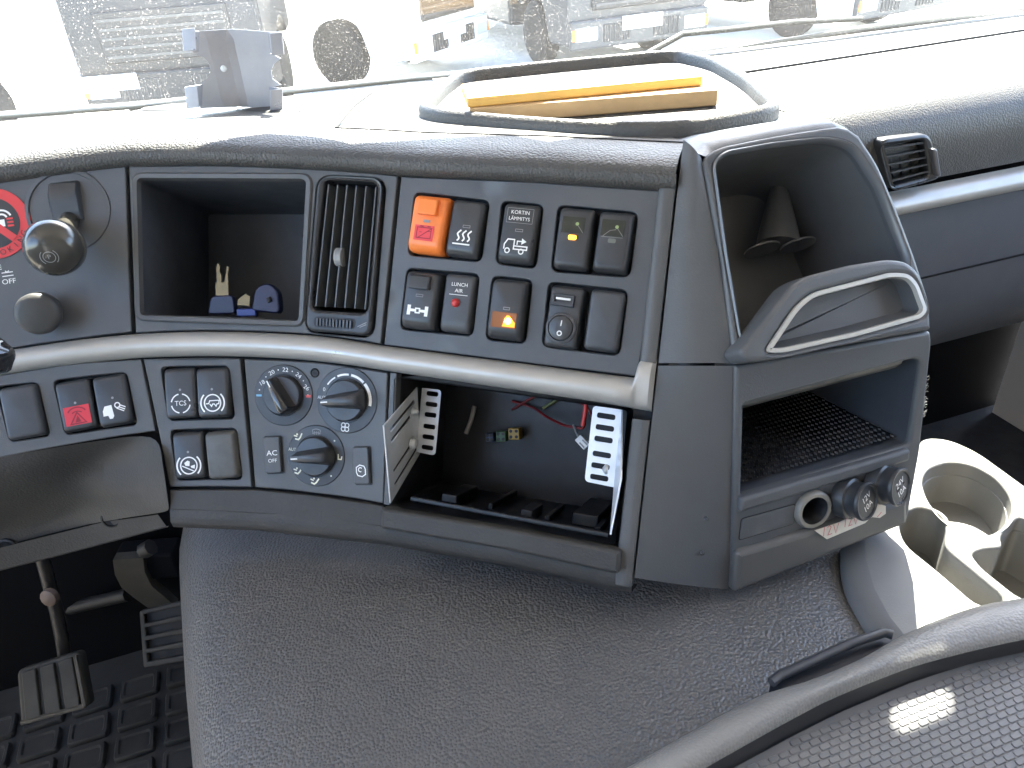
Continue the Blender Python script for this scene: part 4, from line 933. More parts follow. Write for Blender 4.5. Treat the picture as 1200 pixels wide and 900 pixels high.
# cone shaped bottle rest in the pocket
cb = pp(SU, 912, 288, -.085); ct = pp(SU, 913, 218, -.095)
mb = MB(); mb.lathe(SU(*cb, -.085), SU(*ct, -.095) - SU(*cb, -.085), [(.0190, 0), (.0165, .015), (.0120, .035), (.0080, .052), (.0060, .062), (.002, .065)], 28); build('bottle_rest', mb, mat('pocket_plastic', (.105, .108, .112), .36), con, smooth=60)
for q in ((893, 291, -.080), (935, 286, -.078)):
    p = pp(SU, *q); mb = MB(); mb.loft([[SU(p[0] + .017 * cos(a), p[1] + .004 * sin(a) - dz, q[2] + .010 * sin(a)) for a in np.linspace(0, 2 * pi, 20, endpoint=False)] for dz in (0, .0015)], True, True); build('rest_wing', mb, mat('pocket_plastic', (.105, .108, .112), .36), con, smooth=40)
# ribbed rubber mat lying in the pocket
DIA = mat('lattice_rubber', (.028, .028, .030), .45, bump=('pebble', 210, 1.0, .002))
def lattice(P, h, nx, ny, name):
    mb = MB()
    at = lambda a, b: (P[0] * (1 - a) + P[1] * a) * (1 - b) + (P[3] * (1 - a) + P[2] * a) * b
    mb.add(P, [(0, 1, 2, 3)])
    nn = np.cross(P[1] - P[0], P[3] - P[0]); nn /= np.linalg.norm(nn); nn = nn if nn[2] > 0 else -nn
    for i in range(nx):
        for j in range(ny):
            o_ = .5 * (j % 2); a0 = (i + o_ + .12) / (nx + .5); a1 = (i + o_ + .84) / (nx + .5); b0 = (j + .18) / ny; b1 = (j + .82) / ny
            c_ = [at(a0, (b0 + b1) / 2), at((a0 + a1) / 2, b0), at(a1, (b0 + b1) / 2), at((a0 + a1) / 2, b1)]
            mb.add([p for p in c_] + [p * .75 + sum(c_) / 4 * .25 + nn * h for p in c_], [(4, 5, 6, 7), (0, 1, 5, 4), (1, 2, 6, 5), (2, 3, 7, 6), (3, 0, 4, 7)])
    o_ = build(name, mb, mat('lattice_plain', (.030, .030, .033), .4), con, kind='stuff'); return o_
def pocket_floor(pl, loop, q0, q1, prof):
    c = np.mean(loop, axis=0); f = lambda q, d, k, dy: pl(*(c + (q - c) * (1 - k) + np.array([0, dy + .0022])), -d)
    a, b = pp(pl, *q0), pp(pl, *q1); return [f(a, *prof[1]), f(b, *prof[1]), f(b, *prof[0]), f(a, *prof[0])]
lattice(pocket_floor(SU, uh, (874, 403), (1064, 371), ((.013, .004, 0), (.117, .117, 0))), .0018, 30, 14, 'pocket_mat')

# handle bar across the front of the pocket
HH = .020
ho = rpoly(pps(SU, [(866, 412), (888, 386), (928, 333), (946, 323), (997, 310), (1044, 303), (1064, 306), (1078, 318), (1088, 343), (1092, 364), (1085, 374), (1030, 392), (960, 409), (899, 423), (876, 424)], HH), [.004, .01, .012, .012, 0, .01, .01, .01, .01, .006, .006, 0, 0, .01, .004], 4)
hr = rpoly(pps(SU, [(897, 412), (932, 360), (951, 344), (1044, 320), (1064, 322), (1074, 333), (1085, 363), (1079, 372), (1000, 394), (915, 413)], HH), [.005, .008, .012, .012, .008, .006, .006, .004, 0, .006], 5)
hf = lambda a, b, h: SU(a, b, HH + h)
handle = build('handle', sheet(ho, [hr], hf, .024, .015, hole_depth=.018), CONP, con, bevel=.004, seg=3, label='arched grab handle with pale inlay line')
ringm = MB(); hi = inset(hr, .0032)
ringm.loft([[hf(*p, -.001) for p in inset(hr, -.0008)], [hf(*p, .0012) for p in inset(hr, -.0004)], [hf(*p, .0014) for p in inset(hr, .0026)], [hf(*p, -.0025) for p in hi]])
build('inlay_line', ringm, mat('inlay_silver', (.46, .45, .42), .38, metal=.2), handle, smooth=60)
ii = inset(hr, .0034); mb = MB(); cI = np.mean(ii, axis=0); mb.loft([[hf(*p, -.0025) for p in ii], [hf(*(cI + (np.array(p) - cI) * .97 + np.array([0, .004])), -.016) for p in ii]], False, True); build('handle_recess', mb, CONP, handle, smooth=40)

# lower part: face with open shelf
skq = pp(SL, 954, 598, .004)
lo = rpoly(pps(SL, [(862.5, 429.5), (1091, 388), (1093, 400), (1079, 530), (1064, 612), (857.5, 692)]), [.002, .003, .004, .003, .008, .006], 4)
lh = rpoly(pps(SL, [(872, 474), (1082, 418), (1066, 521), (869, 581)]), [.003, .012, .004, .003], 5)
build('lower_face', sheet(lo, [lh, circ(skq[0], skq[1], .0140, 28)], SL, .03, .015, hole_depth=.006), CONP, con, bevel=.003, seg=3)
mb = MB(); c = np.mean(lh, axis=0); rg = []
for dpt, k, dy in ((.005, 0, 0), (.03, .01, .0), (.13, .05, .004)): rg.append([SL(*(c + (np.array(p) - c) * (1 - k) + np.array([0, dy])), -dpt) for p in lh])
mb.loft(rg, False, True); build('shelf_pocket', mb, CAV, con, smooth=30)
# rounded lip hanging above the shelf
mb = MB(); a, b = pp(SL, 873, 473), pp(SL, 1060, 424); rg = []
for k in range(9):
    f_ = k / 8; p = a * (1 - f_) + b * f_; d_ = .010 + .004 * sin(pi * f_); rg.append([SL(p[0], p[1] + .004, -.001), SL(p[0], p[1] - .002, -.003), SL(p[0], p[1] - .008, -.010), SL(p[0], p[1] - .010, -.022), SL(p[0], p[1] - .006, -.05)])
mb.loft(rg, closed=False); build('shelf_lip', mb, mat('lip_plastic', (.12, .118, .11), .35), con, smooth=70)
lattice(pocket_floor(SL, lh, (871, 580), (1064, 521), ((.012, .004, 0), (.127, .049, .004))), .0016, 36, 16, 'shelf_mat')
for p in ((1060, 463), (1060, 519)):
    q = pp(SL, *p, -.02); mb = MB(); mb.lathe(SL(*q, -.02), nL, [(.0018, -.002), (.0018, .001), (.0008, .0016)], 10); build('screw', mb, RIMM, con, smooth=40)
# bar under the shelf, blank plate and lower lip
build('shelf_sill', sheet(rpoly(pps(SL, [(868, 584), (1067, 526), (1066, 540), (866, 601)], .004), .003), [], lambda a, b, h: SL(a, b, h + .005), .01, .02), CONP, con, bevel=.003, seg=3)
bp_ = rpoly(pps(SL, [(869, 608), (931, 591), (929, 613), (866, 632)]), .002)
mb = MB(); flat(inset(bp_, -.0009), lambda a, b, h: SL(a, b, .0004), 0, mb); build('plate_gap', mb, BLACK, con)
build('blank_plate', sheet(bp_, [], lambda a, b, h: SL(a, b, h + .0012), .0015, .02), CONP, con, bevel=.0005)
build('lower_lip', sheet(rpoly(pps(SL, [(862, 646), (940, 622), (1062, 583), (1062, 613), (858, 694)], .003), [.004, 0, .004, .006, .004]), [], lambda a, b, h: SL(a, b, h + .006), .03, .02), mat('lip_console', (.10, .10, .098), .42, noise=(8, .12)), con, bevel=.005, seg=3)
# power sockets
q = pp(SL, 954, 598, .004); mb = MB(); mb.lathe(SL(*q, 0), nL, [(.0165, 0), (.0165, .004), (.0150, .0058), (.0122, .0056), (.0121, .004)], 36, False); sk = build('power_socket', mb, mat('socket_ring', (.20, .192, .175), .4, noise=(30, .1)), con, smooth=40, label='open round power socket with pale ring')
mb = MB(); mb.lathe(SL(*q, 0), nL, [(.0120, .0050), (.0108, .002), (.0100, -.028), (.001, -.0285)], 28, False); build('socket_bore', mb, BLACK, sk, smooth=40)
for (px_, py_), t1, t2, lb in (((999, 587), '12V', '10A', 'power socket with black cap lettered 12V 10A'), ((1038, 570), '24V', '10A', 'power socket with black cap lettered 24V 10A')):
    q = pp(SL, px_, py_, .008); a_ = nL * .96 + U15 * .38 + TZ * .12; a_ = a_ / np.linalg.norm(a_); o_ = SL(*q, .001)
    mb = MB(); mb.lathe(o_, a_, [(.0172, -.004), (.0176, .003), (.0170, .006), (.0150, .007), (.0148, .013), (.0158, .0145), (.0160, .0170), (.0150, .0185), (.0135, .0182), (.0132, .0172), (.001, .0172)], 40)
    cp_ = build('power_socket', mb, mat('cap_plastic', (.038, .04, .044), .34, noise=(40, .15)), con, smooth=50, label=lb)
    e1_ = np.cross(TZ, a_); e1_ /= np.linalg.norm(e1_); e2_ = np.cross(a_, e1_); fcx = planef(o_ + a_ * .0175, e1_, e2_, a_)
    mb = MB(); text(t1, fcx, .0, .0035, .0074, .25, 0, mb, 1.05); text(t2, fcx, .001, -.0045, .0074, .25, 0, mb, 1.05); build('lettering', mb, WHITE, cp_)
    mb = MB(); mb.cbox(fcx(.012, .006, -.004), fcx.x * .006, fcx.y * .010, fcx.n * .007); build('cap_tab', mb, mat('cap_plastic', (.038, .04, .044), .34), cp_, bevel=.0015)
# hand written tape
tpp = pps(SL, [(955, 622), (985, 612), (1010, 600), (1028, 590), (1038, 593), (1038, 602), (1031, 607), (1022, 606), (1018, 609), (1014, 613), (969, 632)], .0075)
tape = thing('tape_strip', SL(*tpp[0], .007), 'torn strip of beige masking tape handwritten 12V under the power sockets', 'tape')
build('tape', sheet(tpp, [], lambda a, b, h: SL(a, b, h + .0075), .0008, .01), PAPER, tape)
mb = MB(); PENR = mat('red_pen', (.55, .10, .12), .6); tf = lambda a, b, h=0.: SL(a, b, .0079)
def pen(px_, py_, sz):
    o_ = pp(SL, px_, py_, .0079); R = lambda x, y: (o_[0] + x * sz, o_[1] + y * sz)
    strokes([([R(-1.6, -.9), R(-1.4, 1)], .0006), ([R(-.8, .7), R(-.3, 1), R(.0, .6), (R(-.7, -.9)), R(.2, -.8)], .0006), ([R(.5, 1), R(1.0, -.9), R(1.6, 1)], .0006)], tf, 0, mb)
pen(974, 621, .0045); pen(998, 611, .0040); strokes([([pp(SL, 1028, 606, .0079), pp(SL, 1033, 600, .0079)], .0006)], tf, 0, mb); build('handwriting', mb, PENR, tape)

# column between switch panel and console
def column(pa, pb, n, name):
    rows = []
    for k in range(n):
        f_ = k / (n - 1); g = S(.1166, pa[0] * (1 - f_) + pa[1] * f_, .002); e = pb(f_); row = [S(.1164, pa[0] * (1 - f_) + pa[1] * f_, -.012)]
        nn = frame(.1)[2] * .6 + nU * .4
        for j in range(8):
            q_ = j / 7; row.append(g * (1 - q_) + e * q_ + nn * (.004 * sin(pi * q_)) + nn * -.001)
        row.append(e - nU * .012 + U15 * .001); rows.append(row)
    mb = MB(); mb.loft(rows, closed=False); build(name, mb, CONP, con, smooth=50)
Eu = [SU(*pp(SU, *p), -.0028) for p in [(824.5, 184), (836, 240), (845.5, 305), (853, 360), (860.5, 425)]]
El = [SL(*pp(SL, *p), -.0026) for p in [(861, 430), (860.5, 500), (859.5, 560), (858, 630), (856, 693)]]
itp = lambda L: (lambda f_: np.array([np.interp(f_, np.linspace(0, 1, len(L)), [p[i] for p in L]) for i in range(3)]))
column((.176, .0085), itp(Eu), 14, 'column_upper'); column((.0065, -.158), itp(El), 14, 'column_lower')
for p in ((828, 608), (823, 648)):
    e = El[3] if p[1] > 630 else El[2]; nn = frame(.1)[2] * .6 + nU * .4; c_ = onplane(*p, e - U15 * .03 + nn * .001, nn); mb = MB(); mb.lathe(c_ + nn * .001, nn, [(.0017, -.003), (.0017, .0004), (.0010, .0008), (.0007, .0003)], 12); build('screw', mb, SWITCHB, con, smooth=40)
# console roof running back to the windscreen and its outer side
tpx = [(802, 168), (824, 166), (850, 160), (890, 153), (930, 147), (984, 139)]
r0 = [S(.1166, .170, .001)] + [SU(*pp(SU, *p), -.0028) for p in TOPC[1:]]
NT = len(r0); wt = [min(1., .35 + .2 * i) * (1 if i < NT - 2 else .55) for i in range(NT)]
r1 = [p + TY * .004 + TZ * .0022 * w for p, w in zip(r0, wt)]; r1[0] = pad_at(.1166, .022, .0212)
r2 = [p + TY * .012 + TZ * .0035 * w for p, w in zip(r0, wt)]; r2[0] = pad_at(.1166, .036, .0222)
rb_ = [p + TY * .026 + TZ * .0030 * w for p, w in zip(r0, wt)]; rb_[0] = pad_at(.1166, .052, .0224)
r3_ = [np.array([*(p + TY * .060)[:2], -.1715]) for p in r0]; r3_[0] = pad_at(.1166, .08, .0200)
rows = [r0, r1, r2, rb_, [p * .5 + q * .5 + TZ * .001 for p, q in zip(rb_, r3_)], r3_]
for f_ in (.25, .5, .75, 1.):
    rows.append([p * (1 - f_) + (basept(np.dot(p, TX) * 1.06 + .03) - TZ * .003) * f_ for p in r3_])
for r_ in rows[1:]: r_.append(r_[-1] + TX * .008 - TZ * .008); r_.append(r_[-1] + TX * .004 - TZ * .03)
rows[0] = list(rows[0]) + [rows[0][-1] + TX * .0005 - TZ * .001] * 2
mb = MB(); mb.loft(rows, closed=False); build('console_roof', mb, CONP, con, smooth=60)
rside = [SU(*p, -.0032) for p in pps(SU, [(1008, 159), (1030, 192), (1052, 244), (1073, 300), (1090, 352)])] + [SL(*p, -.0028) for p in pps(SL, [(1092, 400), (1079, 530), (1064, 612)])]
mb = MB(); mb.loft([rside, [p + TY * .06 + TX * .002 for p in rside], [p + TY * .30 + TX * .02 for p in rside]], closed=False); build('outer_side', mb, CONP, con, smooth=50)
bt_ = [SL(*pp(SL, *p), 0) for p in [(1064, 612), (960, 651), (857, 693)]]
mb = MB(); mb.loft([[p - nL * .004 for p in bt_], [p + TY * .25 - TZ * .02 for p in bt_]], closed=False); build('underside', mb, CONP, con)
# frayed fibres poking out behind the console edge
mb = MB(); rnd = random.Random(3)
for k in range(34):
    py_ = 440 + 50 * rnd.random(); p = SL(*pp(SL, 1086 - (py_ - 440) * .09, py_, -.015), -.015); q_ = p + U15 * (.001 + .0025 * rnd.random()) + TZ * (rnd.random() - .5) * .004; mb.tube([p, (p + q_) / 2 + TZ * .003 * (rnd.random() - .5), q_], .00010, 3)
build('frayed_fibres', mb, mat('fibre', (.3, .31, .31), .7), con)

# dash-top tray, joints and boards
def topz(px, py, z): return onz(px, py, z)
trz = -.166
tro = [topz(*p, trz)[:2] for p in [(487, 131), (512, 140), (600, 149), (700, 156), (790, 156), (855, 147), (905, 136), (916, 127), (884, 98), (842, 75), (800, 66), (770, 67), (660, 77), (535, 90), (510, 108)]]
tro = rpoly(tro, .03, 5)
zf = lambda z: (lambda a, b, h=0.: np.array([a, b, z + h]))
tray = thing('dash_tray', np.array([*np.mean(tro, axis=0), -.18]), 'oval storage tray with raised rim on top of the dashboard', 'tray')
mb = MB(); rg = []
for d_, z in ((-.001, -.190), (0, -.1640), (.0014, -.1605), (.0038, -.1582), (.0065, -.1576), (.0090, -.1585), (.0108, -.1620), (.0120, -.1705)): rg.append([np.array([p[0], p[1], z]) for p in inset(tro, d_)])
mb.loft(rg, False, True); build('rim', mb, mat('tray_skin', (.075, .073, .070), .5, bump=('pebble', 480, .5, .0008), noise=(6, .12)), tray, smooth=60)
mb = MB(); fl_ = inset(tro, .013); cc_ = np.mean(fl_, axis=0); mb.loft([[np.array([*(cc_ + (np.array(p) - cc_) * k), -.1702]) for p in fl_] for k in (1, .5, .05)], closed=True); build('ribbed_mat', mb, mat('tray_mat', (.06, .06, .06), .6, bump=('pebble', 220, .8, .002)), tray)
def plank(name, a, b, depth, thick, m, label, cat='board'):
    a, b = np.array(a), np.array(b); d = b - a; d[2] = 0; w = np.cross(TZ, d); w /= np.linalg.norm(w); mb = MB(); mb.box(a - TZ * thick, b - a, w * depth, TZ * thick)
    root = thing(name, a - TZ * thick, label, cat); build('timber', mb, m, root, bevel=.0015, seg=2); return root
a = topz(550, 127, -.1555); b = topz(842, 105, -.1555)
plank('wooden_board', a, b, .060, .0145, WOODA, 'thicker pale pine board lying in the dash-top tray')
a = topz(547, 115, -.1467); b = topz(824, 89, -.1467)
plank('wooden_board', a, b, .068, .0086, WOODB, 'thinner honey yellow board lying on the pine board')
JOINT = mat('joint_dark', (.02, .02, .022), .8)  # dark colour of the seam lines
def joint(pts, label=None):
    mb = MB(); mb.tube(pts, .0012, 5); build('joint', mb, JOINT, dash)
joint([pad_at(s, .0470, .0226) for s in np.linspace(-.178, .1145, 20)])
j0 = pad_at(-.178, .047, .0226); joint([j0, j0 + TY * .07 + TX * .03 + TZ * .0035, j0 + TY * .12 + TX * .055 + TZ * .003])

# =================================================================== PHONE BRACKET
hb = topz(284, 131, -.166)
holder = thing('phone_holder', hb, 'bent sheet metal phone holder standing on the dashboard top', 'holder')
nH = nrm(6, 4); uH = np.array([cos(radians(6)), sin(radians(6)), 0]); vH = np.cross(nH, uH); vH = vH if vH[2] > 0 else -vH
PH = planef(hb, uH, vH, nH)
bo = pps(PH, [(232, 36), (274, 34), (316, 37), (317, 62), (330, 68), (322, 74), (318, 82), (320, 92), (330, 99), (317, 103), (317, 127), (281, 125), (239, 124), (239, 96), (246, 90), (249, 82), (247, 73), (241, 66), (230, 61)])
x0 = pp(PH, 276, 80)[0]; xa = pp(PH, 254, 80)[0]
def Hb(a): return .006 + (xa - a) * .55 if a < xa else (.006 * (x0 - a) / (x0 - xa) if a < x0 else (a - x0) * .10)
bend = lambda a, b, h: PH(a, b, h + Hb(a))
build('back_plate', sheet(bo, [circ(*pp(PH, 263, 80), .0022, 12)], bend, .0016, .008, back=True), STEELW, holder)
def tab(q, fwd, sg, name='side_tab'):
    P = pps(PH, q); h0 = [Hb(p[0]) for p in P]; mb = MB(); R0 = [PH(*p, h) for p, h in zip(P, h0)]
    edge = [R0[1], R0[2]] if sg < 0 else [R0[0], R0[3]]     # fold line
    out = [R0[0], R0[3]] if sg < 0 else [R0[1], R0[2]]
    o2 = [p + nH * fwd for p in out]; th = nH * .0015
    mb.add([edge[0], edge[1], o2[1], o2[0]] + [p - th for p in (edge[0], edge[1], o2[1], o2[0])], [(0, 1, 2, 3), (7, 6, 5, 4), (0, 3, 7, 4), (1, 5, 6, 2), (2, 6, 7, 3), (0, 4, 5, 1)])
    o3 = [p + nH * .001 + uH * (.012 * -sg) for p in o2]
    mb.add([o2[0], o2[1], o3[1], o3[0]] + [p + nH * .0014 for p in (o2[0], o2[1], o3[1], o3[0])], [(3, 2, 1, 0), (4, 5, 6, 7), (0, 4, 7, 3), (1, 2, 6, 5), (2, 3, 7, 6), (0, 1, 5, 4)])
    build(name, mb, STEELW, holder, bevel=.0006)
tab([(222, 32), (236, 36), (236, 60), (224, 57)], .014, -1); tab([(226, 97), (241, 97), (241, 122), (229, 121)], .014, -1)
tab([(315, 37), (334, 36), (336, 62), (317, 62)], .016, 1); tab([(316, 101), (334, 101), (334, 127), (317, 127)], .016, 1)
mb = MB(); c_ = bend(*pp(PH, 263, 80), 0.); mb.lathe(c_, nH, [(.0034, 0), (.003, .0012), (.0012, .0016)], 12); build('rivet', mb, STEEL, holder, smooth=40)
mb = MB(); e0_ = bend(*pp(PH, 278, 126), 0.); e1_ = bend(*pp(PH, 317, 127), 0.); mb.box(e0_ - TZ * .004, e1_ - e0_, TY * .03, TZ * .003); build('foot', mb, STEELW, holder)
mnt = thing('dash_mount_plate', topz(240, 142, -.165), 'flat oval mounting plate under the phone holder', 'plate')
mo = rpoly([topz(*p, -.1635)[:2] for p in [(122, 138), (160, 128), (240, 119), (350, 121), (362, 131), (368, 144), (250, 143)]], .02, 5)
build('plate', sheet(mo, [], zf(-.1635), .006, .03), TOPP, mnt, bevel=.0015)
mi = rpoly([topz(*p, -.1628)[:2] for p in [(160, 129), (178, 122), (240, 119.5), (345, 120), (360, 127), (350, 131), (250, 130)]], .015, 5)
mb = MB(); flat(mi, zf(-.1628), 0, mb); build('recess', mb, mat('mount_dark', (.05, .05, .05), .6), mnt)

# =================================================================== ENGINE TUNNEL, FLOOR, PEDALS
HZ = -.503
ys = np.linspace(.12, .80, 24)
xl = lambda y: np.interp(y, [.12, .324, .45, .591, .8], [-.185, -.255, -.305, -.357, -.40])
xr = lambda y: np.interp(y, [.12, .391, .44, .489, .52, .8], [.33, .283, .272, .287, .31, .40])
rows = []
for y in ys:
    a, b = xl(y), xr(y); row = []
    for dx, dz in ((-.06, -.50), (-.040, -.30), (-.016, -.13), (-.004, -.065), (.004, -.038), (.016, -.018), (.036, -.005), (.065, 0)): row.append((a + dx, y, HZ + dz))
    for k in range(1, 12): f_ = k / 12; row.append((a + .065 + (b - a - .09) * f_, y, HZ + .006 * sin(pi * f_)))
    for dx, dz in ((-.025, 0), (-.012, -.003), (-.004, -.010), (0, -.022), (.002, -.06), (.003, -.12)): row.append((b + dx, y, HZ + dz))
    rows.append(row)
mb = MB(); mb.loft(rows, closed=False); tun = thing('engine_tunnel', (0, .4, -1.0), 'broad grey pebble grained engine tunnel cover under the dashboard', 'tunnel cover'); build('cover', mb, HUMP, tun, smooth=70)

# floor mat with tread blocks
fmat = thing('floor_mat', tr(-.45, .72, FZ), 'black rubber floor mat with raised tread blocks around the pedals', 'floor mat')
mb = MB(); mb.box(tr(-.95, .10, FZ + .001), TX * .90, TY * .95, TZ * .010); build('mat_base', mb, FLOORR, fmat)
blk = None
for i in range(9):
    for j in range(11):
        x = -.63 + i * .068; y = .42 + j * .052
        p = tr(x, y, FZ + .011); q = proj(p)
        if not (-40 < q[0] < 235 and 690 < q[1] < 930): continue
        mb = MB(); R = lambda d, z: [p + TX * a + TY * b + TZ * z for a, b in rpoly(rect(0, 0, .056 - d, .042 - d), .006, 3)]
        mb.loft([R(0, 0), R(0, .006), R(.004, .009), R(.012, .009), R(.016, .006)], False, True)
        build('tread_block', mb, FLOORR, fmat, smooth=40)
# brake pedal
pc = onz(60, 803, -.86); PB = planef(pc, *(lambda n_: (np.array([cos(radians(8)), sin(radians(8)), 0]), np.cross(n_, np.array([cos(radians(8)), sin(radians(8)), 0])), n_))(nrm(8, 38)))
if PB.y[2] < 0: PB.y *= -1; PB = planef(PB.o, PB.x, PB.y, PB.n)
bpd = thing('brake_pedal', pc, 'worn rectangular brake pedal pad with vertical ribs on a thin arm', 'pedal')
pq = rpoly(pps(PB, [(19, 786), (93, 763), (105, 828), (24, 851)]), .008)
build('pad', sheet(pq, [], PB, .018, .03), PEDAL, bpd, bevel=.004)
P4 = pps(PB, [(24, 788), (90, 768), (100, 824), (29, 845)])
for k in range(3):
    f0, f1 = .04 + k * .325, .29 + k * .325; q_ = [P4[0] * (1 - f0) + P4[1] * f0, P4[0] * (1 - f1) + P4[1] * f1, P4[3] * (1 - f1) + P4[2] * f1, P4[3] * (1 - f0) + P4[2] * f0]
    build('rib', sheet(rpoly(q_, .003), [], lambda a, b, h: PB(a, b, h + .005), .006, .05), PEDAL, bpd, bevel=.0015)
for q0_, q1_ in (((90, 767), (101, 826)), ((27, 846), (101, 826))):
    mb = MB(); mb.tube([PB(*pp(PB, *q0_), .004), PB(*pp(PB, *q1_), .004)], .0035, 6); build('edge_bead', mb, mat('worn_edge', (.06, .054, .043), .5, noise=(30, .3)), bpd, smooth=50)
yk = lambda px, py, y: ray(px, py) * (y / ray(px, py)[1])
mb = MB(); mb.tube([yk(78, 785, .73), yk(73, 750, .75), yk(66, 715, .76), yk(58, 685, .77), yk(46, 640, .78)], .009, 8); build('arm', mb, mat('pedal_arm', (.04, .037, .035), .35, metal=.5), bpd, smooth=60)
c_ = yk(61, 698, .755); mb = MB(); mb.lathe(c_, (-.2, -1, .3), [(.012, 0), (.012, .008), (.006, .012)], 12); build('arm_bolt', mb, mat('bolt_tan', (.14, .10, .08), .5), bpd, smooth=40)
# accelerator
pc = onz(190, 745, -.85); n_ = nrm(8, 38); PA = planef(pc, PB.x, PB.y, PB.n)
acc = thing('accelerator_pedal', pc, 'grille like accelerator pedal half hidden by the tunnel cover', 'pedal')
aq = pps(PA, [(163, 716), (214, 704), (222, 774), (168, 783)])
def lerpq(Q, a, b): return (Q[0] * (1 - a) + Q[1] * a) * (1 - b) + (Q[3] * (1 - a) + Q[2] * a) * b
hs = [[lerpq(aq, a, b) for a, b in ((.10, b0), (.92, b0), (.92, b1), (.10, b1))] for b0, b1 in ((.08, .24), (.32, .46), (.54, .68), (.76, .90))]
build('pad', sheet(rpoly(aq, .004), hs, PA, .012, .03), PEDAL, acc, bevel=.0015)
mb = MB(); flat(inset(aq, .002), lambda a, b, h: PA(a, b, -.010), 0, mb); build('pad_back', mb, BLACK, acc)
mb = MB(); rg = []
for (px_, py_), w in (((150, 655), .022), ((152, 672), .022), ((160, 688), .022), ((175, 700), .022), ((190, 712), .02)):
    p = yk(px_, py_, .83); rg.append([p + np.array([-w, 0, 0]), p + np.array([w, 0, 0]), p + np.array([w, .015, 0]), p + np.array([-w, .015, 0])])
mb.loft(rg, True, True); build('arm', mb, mat('acc_arm', (.06, .055, .045), .5, noise=(20, .2)), acc, smooth=50)
mb = MB(); mb.tube([yk(70, 716, .86), yk(110, 706, .85), yk(150, 697, .84)], .010, 8); build('link', mb, mat('link_dark', (.02, .02, .02), .5), acc, smooth=50)
mb = MB(); mb.cbox(yk(178, 655, .86), np.array([.09, 0, 0]), np.array([0, .04, 0]), np.array([0, 0, .05])); build('hinge_block', mb, CABDARK, acc, bevel=.006)
mb = MB(); mb.tube([yk(168, 646, .82), yk(177, 641, .82)], .012, 8); build('hinge_pin', mb, mat('link_dark', (.02, .02, .02), .5), acc, smooth=50)

# =================================================================== CUP HOLDER CONSOLE
CZ = -.492
cup = thing('cup_holder_console', (.42, .5, -.6), 'pale sunlit cup holder console beside the engine tunnel', 'cup holder')
pz = lambda pts, z: [onz(*p, z)[:2] for p in pts]
co_ = pz([(1006, 634), (1008, 655), (1018, 690), (1035, 722), (1056, 750), (1120, 800), (1320, 830), (1330, 650), (1262, 612), (1200, 568), (1146, 529), (1112, 514), (1082, 512), (1070, 530)], CZ)
ch = [rpoly(pz([(1080, 562), (1088, 548), (1112, 541), (1140, 545), (1168, 560), (1184, 580), (1187, 596), (1180, 614), (1160, 627), (1132, 627), (1104, 608), (1086, 584)], CZ), .02, 4),
      rpoly(pz([(1053, 612), (1063, 598), (1080, 593), (1104, 603), (1110, 618), (1106, 640), (1184, 704), (1150, 712), (1098, 667), (1060, 637)], CZ), .012, 4),
      rpoly(pz([(1138, 648), (1150, 643), (1176, 641), (1172, 628), (1194, 604), (1260, 640), (1280, 720), (1195, 700), (1150, 664)], CZ), .008, 4)]
co_ = rpoly(co_, [.004, .02, .03, .03, .02, .02, .02, .02, 0, 0, .02, .02, .02, .01], 5)
build('top', sheet(co_, ch, zf(CZ), .10, .03, hole_depth=.004), CUPC, cup, bevel=.003, seg=3)
for k, (l, d_) in enumerate(zip(ch, (.045, .05, .06))):
    c_ = np.mean(l, axis=0); mb = MB(); rg = []
    for z, s_ in ((.003, 1), (.014, .985), (.0145, .965), (d_ - .006, .93), (d_, .88)): rg.append([np.array([*(c_ + (np.array(p) - c_) * (s_ if k != 1 else 1 - (1 - s_) * .4)), CZ - z]) for p in l])
    mb.loft(rg, False, True); build(('cup_well', 'slot_well', 'tray_well')[k], mb, CUPC, cup, smooth=35)
# rounded shoulder next to the tunnel
sh = [onz(*p, CZ) for p in [(1005, 630), (1006, 655), (1016, 691), (1034, 724), (1056, 752), (1100, 790)]]
mb = MB(); mb.loft([[p + np.array([.006, 0, .0004]) for p in sh], [p + np.array([-.006, 0, -.002]) for p in sh], [p + np.array([-.0125, 0, -.010]) for p in sh], [p + np.array([-.015, 0, -.05]) for p in sh]], closed=False)
build('shoulder', mb, mat('shoulder_grey', (.16, .163, .168), .5), cup, smooth=70)

# =================================================================== STORAGE BOX IN THE NEAR CORNER
box = thing('storage_box', (.3, .3, -.56), 'grey lidded box top with padded rim and dimpled rubber mat nearest the camera', 'box')
R1 = [(520, 1030), (640, 952), (730, 898), (850, 832), (900, 806), (928, 804), (1015, 770), (1046, 745), (1120, 714), (1165, 702), (1210, 697), (1330, 690)]
R2 = [(570, 1030), (680, 956), (768, 903), (876, 843), (920, 820), (948, 813), (1028, 778), (1062, 757), (1130, 731), (1172, 720), (1215, 713), (1330, 704)]
R3 = [(610, 1030), (712, 960), (800, 908), (905, 849), (948, 826), (975, 812), (1050, 782), (1080, 772), (1142, 756), (1184, 747), (1222, 739), (1330, 722)]
R5 = [(650, 1040), (745, 966), (832, 915), (930, 862), (970, 842), (1000, 828), (1065, 801), (1098, 790), (1155, 772), (1196, 763), (1232, 755), (1330, 737)]
rz = lambda P, z: [onz(*p, z) for p in P]
r1, r2, r3, r5 = rz(R1, -.452), rz(R2, -.440), rz(R3, -.444), rz(R5, -.463)
rows = [[p - TZ * .10 for p in r1], [p - TZ * .012 for p in r1], r1, [(a + b) / 2 + TZ * .004 for a, b in zip(r1, r2)], r2, [(a + b) / 2 + TZ * .0015 for a, b in zip(r2, r3)], r3, [p - TZ * .004 + np.array([.0005, -.001, 0]) for p in r3]]
